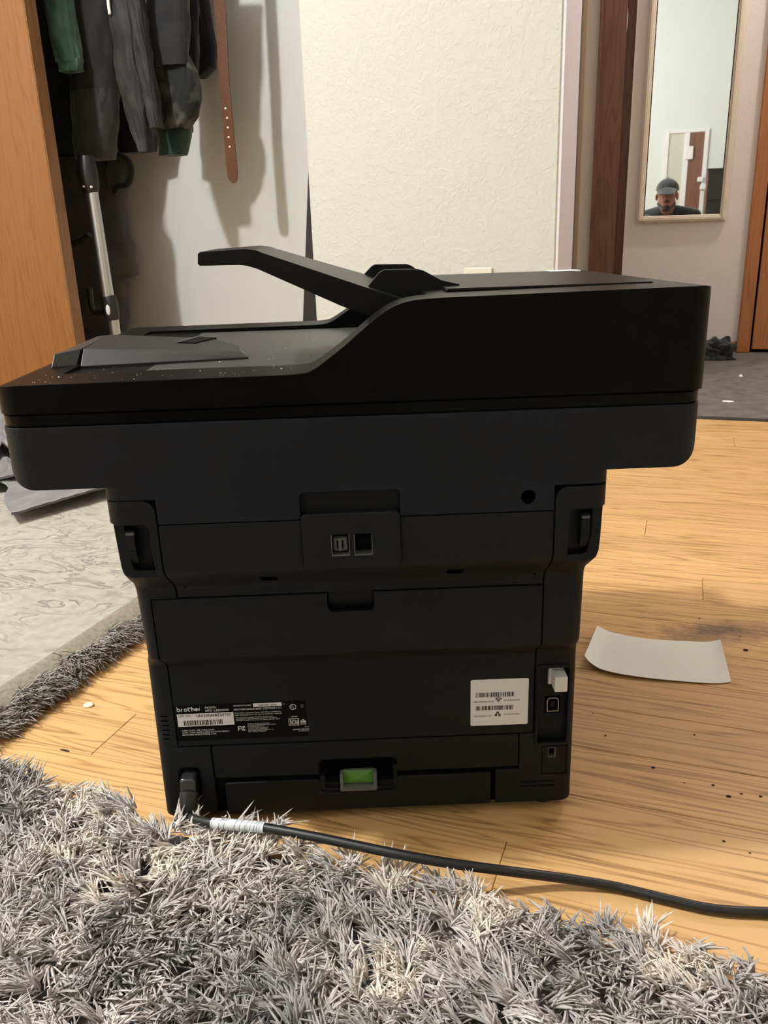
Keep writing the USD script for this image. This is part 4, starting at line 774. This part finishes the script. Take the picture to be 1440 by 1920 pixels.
# brown belt
bl = np.array([[*wall_uz((a + b) / 2, y, 2.65), (wall_uz(b, y, 2.65)[0] - wall_uz(a, y, 2.65)[0]) / 2] for y, a, b in ((-420, 374, 396), (-150, 389, 411), (0, 400, 421), (60, 405, 425), (160, 411, 430), (250, 419, 438), (320, 425, 445), (332, 427, 445), (339, 430, 444), (343, 435, 441))])
P = np.zeros((len(bl), 2, 3))
for i, (u, z, w) in enumerate(bl): P[i, 0], P[i, 1] = R(u - w, 2.65, z), R(u + w, 2.65, z)
fr_ = P.reshape(-1, 3); bk_ = fr_ + V * .0038; nb = len(bl); q = []
for i in range(nb - 1): q += [[2 * i, 2 * i + 2, 2 * i + 3, 2 * i + 1], [2 * nb + 2 * i, 2 * nb + 2 * i + 1, 2 * nb + 2 * i + 3, 2 * nb + 2 * i + 2], [2 * i, 2 * nb + 2 * i, 2 * nb + 2 * i + 2, 2 * i + 2], [2 * i + 1, 2 * i + 3, 2 * nb + 2 * i + 3, 2 * nb + 2 * i + 1]]
q += [[2 * nb - 2, 4 * nb - 2, 4 * nb - 1, 2 * nb - 1], [0, 1, 2 * nb + 1, 2 * nb]]
be = thing('belt', 'brown leather belt with punched holes hanging in the closet', 'belt', (0, 0, 0))
obj('strap', (np.vstack([fr_, bk_]), np.array(q)), LEATHER, be)
for x, y in ((423, 203), (426, 221), (427.5, 239), (429, 257), (431, 275)):
    u, z = wall_uz(x, y, 2.65); obj('hole', room_mat(Manifold.cylinder(.002, .0032, circular_segments=16).rotate((90, 0, 0)).translate((u, 2.6502, z))), PAPER, be, label='pale punched hole')
ub, zb_ = wall_uz(385, -420, 2.65); obj('buckle', room_mat((cbox(ub - .026, ub + .026, 2.642, 2.650, zb_ - .03, zb_ + .03, .003) - cbox(ub - .018, ub + .018, 2.3, 2.4, zb_ - .02, zb_ + .02))), CHROME, be)
obj('hook', room_mat(tm(Manifold.cylinder(.292, .004, circular_segments=12).rotate((-90, 0, 0)).translate((ub, 2.635, zb_ + .016)))), CHROME, be)
# grey bag leaning at the back
bag = thing('backpack', 'dull grey cloth bag standing behind the aluminium pole in closet', 'bag', (0, 0, 0))
obj('bag_body', loft([(296, 110, 240), (310, 108, 246), (360, 108, 238), (420, 112, 240), (470, 116, 250), (516, 122, 256), (530, 128, 240), (700, 130, 232)], 2.84, .055, 31, amp=.010), F_BAG, bag, 50)
obj('pocket', loft([(300, 205, 244), (322, 200, 250), (345, 205, 248), (352, 214, 240)], 2.765, .02, 32, amp=.006, nr=20), F_BAG, bag, 50)
obj('strap', tube(catmull([R(*( [wall_uz(x, y, 2.75)[0], 2.75, wall_uz(x, y, 2.75)[1]])) for x, y in ((206, 285), (222, 292), (238, 300), (246, 318), (240, 345), (222, 350), (214, 362))], 6), .012, 8), F_BLACK, bag, True)
# aluminium pole with black joints
VP_ = 2.50
def pp(x, y): u, z = wall_uz(x, y, VP_); return R(u, VP_, z)
pole = thing('folding_stand', 'grey aluminium pole with black plastic joints leaning in closet', 'folding stand', (0, 0, 0))
obj('upper_tube', tube([pp(172, 360), pp(203, 558)], .0205, 24), CHROME, pole, 40); foot = pp(216, 640); foot = pp(212, 597) + (pp(218, 640) - pp(212, 597)) * ((pp(212, 597)[2]) / (pp(212, 597)[2] - pp(218, 640)[2]))
obj('lower_tube', tube([pp(212, 594), foot], .0185, 24), CHROME, pole, 40)
JB = plain('black_joint_plastic', (.012, .012, .012), .4)
jn = obj('joint', tube([pp(203, 556), pp(206, 566), pp(210, 590), pp(212, 600)], [.024, .027, .027, .023], 24), JB, pole, 40)
obj('button', tm(Manifold.sphere(1, 20).scale((.008, .008, .019)).translate(tuple(pp(211, 580) - V * .024))), LABELW, jn, True)
hd = obj('top_joint', tube([pp(160, 292), pp(163, 318), pp(168, 345), pp(172, 362)], [.026, .034, .032, .024], 24), JB, pole, 40)
for x, y in ((168, 350), (182, 351)): obj('rivet', tm(Manifold.sphere(.0045, 12).translate(tuple(pp(x, y) - V * .030))), LABELW, hd, True)
obj('side_arm', tube(catmull([pp(196, 584), pp(182, 587), pp(172, 575), pp(168, 540)], 6), .010, 10), JB, pole, 40); obj('side_bar', tube([pp(130, 462), pp(150, 452), pp(168, 440)], [.012, .010, .010], 10), JB, pole, 40)
# black pole behind the wall corner
def pq(x, y): u, z = wall_uz(x, y, 2.66); return R(u, 2.66, z)
A_, B_ = pq(581, 610), pq(593, 300); dz_ = (B_ - A_) / (B_[2] - A_[2]); lo_, hi_ = A_ - dz_ * (A_[2] - .0005), A_ + dz_ * (1.35 - A_[2])
cr = []
for E_ in (lo_, hi_):
    for du, dv in ((-.021, -.012), (.021, -.012), (.021, .012), (-.021, .012)): cr.append(E_ + U * du + V * dv)
obj('black_pole', hullpts(cr), JB, None, label='flat black pole leaning in the closet beside the cream wall', cat='pole')
# ------------------------------------------------------------------ the person sitting behind the camera, seen in the hall mirror
man = thing('person', 'person in a dark cap and dark shirt, seated, seen in the mirror', 'person', R(-.20, -.87, 0))
MO = R(-.20, -.75, 0)
def J(u, v, z): return R(u, v, z) - MO
HC = np.array([-.232, -.25, .625])                       # head centre in u, v, z
SKIN = M('skin', {'g': ('geometry', {}), 'n': ('noise_texture', {'scale': 40, 'detail': 3}), 'r': ('rgb_ramp', {'ramp': [(.35, (.22, .095, .07)), (.65, (.28, .13, .095))]}), 'p': ('principled_bsdf', {'roughness': .5, 'subsurface_weight': .1, 'subsurface_scale': .01})}, [('g.position', 'n.vector'), ('n.fac', 'r.fac'), ('r.color', 'p.base_color')])
BEARD = fabric('dark_beard', (.02, .013, .010), (.045, .03, .024), 120)
SHIRT = fabric('dark_shirt', (.014, .015, .017), (.024, .025, .027), 20)
JEANS = fabric('dark_jeans', (.02, .024, .035), (.035, .04, .055), 30)
CAPF = fabric('dark_grey_cap', (.022, .023, .024), (.04, .041, .042), 40)
def hull_chain(ch):
    out = []
    for (a, ra), (b, rb) in zip(ch[:-1], ch[1:]): out.append(Manifold.batch_hull([Manifold.sphere(ra, 24).translate(tuple(map(float, a))), Manifold.sphere(rb, 24).translate(tuple(map(float, b)))]))
    return out
def blend(parts, edge_, it=12):
    m = Manifold.batch_boolean(parts, m3.OpType.Add).refine_to_length(edge_); t = tm(m); t.merge_vertices(); trimesh.smoothing.filter_taubin(t, iterations=it); return t
def ell(c, r, q=28): return Manifold.sphere(1, q).scale(tuple(r)).translate(tuple(map(float, c)))
rotU = lambda m: m.rotate((0, 0, -20))
def uvl(du, dv, dz): return J(HC[0] + du, HC[1] + dv, HC[2] + dz)
torso = [Manifold.batch_hull([ell(J(-.20 + s * .10, -.78, .13), (.085, .09, .09)) for s in (-1, 1)] + [ell(J(-.20 + s * .09, -.62, .28), (.075, .085, .09)) for s in (-1, 1)]),
         Manifold.batch_hull([ell(J(-.20 + s * .09, -.62, .28), (.075, .085, .09)) for s in (-1, 1)] + [ell(J(-.21 + s * .13, -.47, .435), (.075, .08, .075)) for s in (-1, 1)]),
         Manifold.batch_hull([ell(J(-.21 + s * .155, -.43, .475), (.062, .062, .06)) for s in (-1, 1)] + [ell(J(-.225, -.36, .525), (.055, .055, .045))])]
arms = []
for s in (-1, 1):
    arms += hull_chain([(J(-.21 + s * .185, -.42, .470), .058), (J(-.21 + s * .235, -.30, .285), .045), (J(-.20 + s * .16, -.16, .200), .034), (J(-.20 + s * .13, -.12, .190), .029)])
legs = []
for s in (-1, 1): legs += hull_chain([(J(-.20 + s * .10, -.74, .125), .088), (J(-.20 + s * .30, -.38, .130), .062), (J(-.20 + s * .14, -.26, .085), .052), (J(-.20 - s * .06, -.24, .065), .042)])
neck = hull_chain([(J(-.222, -.37, .510), .056), (J(-.230, -.30, .560), .052), (uvl(0, -.01, -.03), .055)])
hands = []
for s in (-1, 1):
    w = np.array([-.20 + s * .13, -.12, .190]); palm = [w, w + [-s * .01, .035, .000], w + [-s * .02, .075, -.004]]
    hands.append(Manifold.batch_hull([ell(J(*(palm[2] + [k * .026, 0, 0])), (.013, .016, .011)) for k in (-1, 1)] + [ell(J(*palm[0]), (.024, .024, .018))]))
    for k, ln_ in enumerate((.068, .078, .074, .058)):
        b0_ = palm[2] + np.array([(k - 1.5) * .019, .004, 0]); hands += hull_chain([(J(*b0_), .0095), (J(*(b0_ + [0, ln_ * .45, .004])), .0088), (J(*(b0_ + [0, ln_ * .75, -.012])), .0082), (J(*(b0_ + [0, ln_ * .85, -.030])), .0076)])
    tb0 = palm[1] + np.array([-s * .024, .0, 0]); hands += hull_chain([(J(*tb0), .012), (J(*(tb0 + [-s * .022, .026, -.004])), .0105), (J(*(tb0 + [-s * .030, .050, -.012])), .009)])
head = [ell(uvl(0, -.012, .035), (.074, .092, .085)), Manifold.batch_hull([ell(uvl(0, .035, .0), (.060, .045, .05)), ell(uvl(0, .050, -.085), (.032, .028, .024)), ell(uvl(-.045, .0, -.055), (.022, .03, .03)), ell(uvl(.045, .0, -.055), (.022, .03, .03))]),
        Manifold.batch_hull([ell(uvl(0, .078, .018), (.008, .010, .012)), ell(uvl(0, .098, -.022), (.010, .010, .008)), ell(uvl(-.014, .084, -.026), (.008, .008, .006)), ell(uvl(.014, .084, -.026), (.008, .008, .006))]),
        ell(uvl(0, .076, -.052), (.024, .012, .006)), ell(uvl(0, .074, -.062), (.021, .012, .006)), ell(uvl(0, .078, .030), (.048, .014, .009))]
head += [ell(uvl(s * .076, -.008, -.005), (.009, .018, .028)) for s in (-1, 1)]
obj('body', blend(head + neck + arms[1:3] + arms[4:6] + hands, .006, 6), SKIN, man, True)
obj('shirt', blend([p for p in torso] + [arms[0], arms[3]] + hull_chain([(J(-.222, -.375, .500), .062), (J(-.224, -.36, .522), .060)]), .012, 14), SHIRT, man, True)
obj('jeans', blend(legs + [Manifold.batch_hull([ell(J(-.20 + s * .10, -.78, .125), (.09, .095, .095)) for s in (-1, 1)])], .016, 10), JEANS, man, True)
for s in (-1, 1): obj('shoe', blend(hull_chain([(J(-.20 - s * .06, -.24, .068), .044), (J(-.20 - s * .17, -.21, .060), .038)]), .012, 6), BLKPL, man, True)
obj('beard', blend([Manifold.batch_hull([ell(uvl(0, .046, -.092), (.036, .034, .026)), ell(uvl(-.048, .006, -.055), (.021, .028, .022)), ell(uvl(.048, .006, -.055), (.021, .028, .022)), ell(uvl(0, .062, -.074), (.026, .02, .010))]), ell(uvl(0, .083, -.043), (.030, .010, .006))], .006, 4), BEARD, man, True)
for s in (-1, 1):
    e = obj('eye', tm(ell(uvl(s * .031, .066, .014), (.012, .010, .008))), PAPER, man, True); obj('iris', tm(ell(uvl(s * .031, .0745, .013), (.0055, .003, .0055))), DIRT, e, True)
dome_ = ell(uvl(0, -.016, .045), (.083, .102, .085)) ^ Manifold.cube((1, 1, 1), True).translate(tuple(uvl(0, 0, .54)))
brim = Manifold.batch_hull([ell(uvl(-.062, .050, .042), (.014, .02, .006)), ell(uvl(.062, .050, .042), (.014, .02, .006)), ell(uvl(-.04, .150, .010), (.018, .014, .005)), ell(uvl(.04, .150, .010), (.018, .014, .005)), ell(uvl(0, .070, .056), (.04, .02, .006))])
cp_ = obj('cap', tm(dome_), CAPF, man, True); obj('brim', tm(brim), CAPF, cp_, 40); obj('cap_button', tm(ell(uvl(0, -.016, .131), (.008, .008, .004))), CAPF, cp_, True)
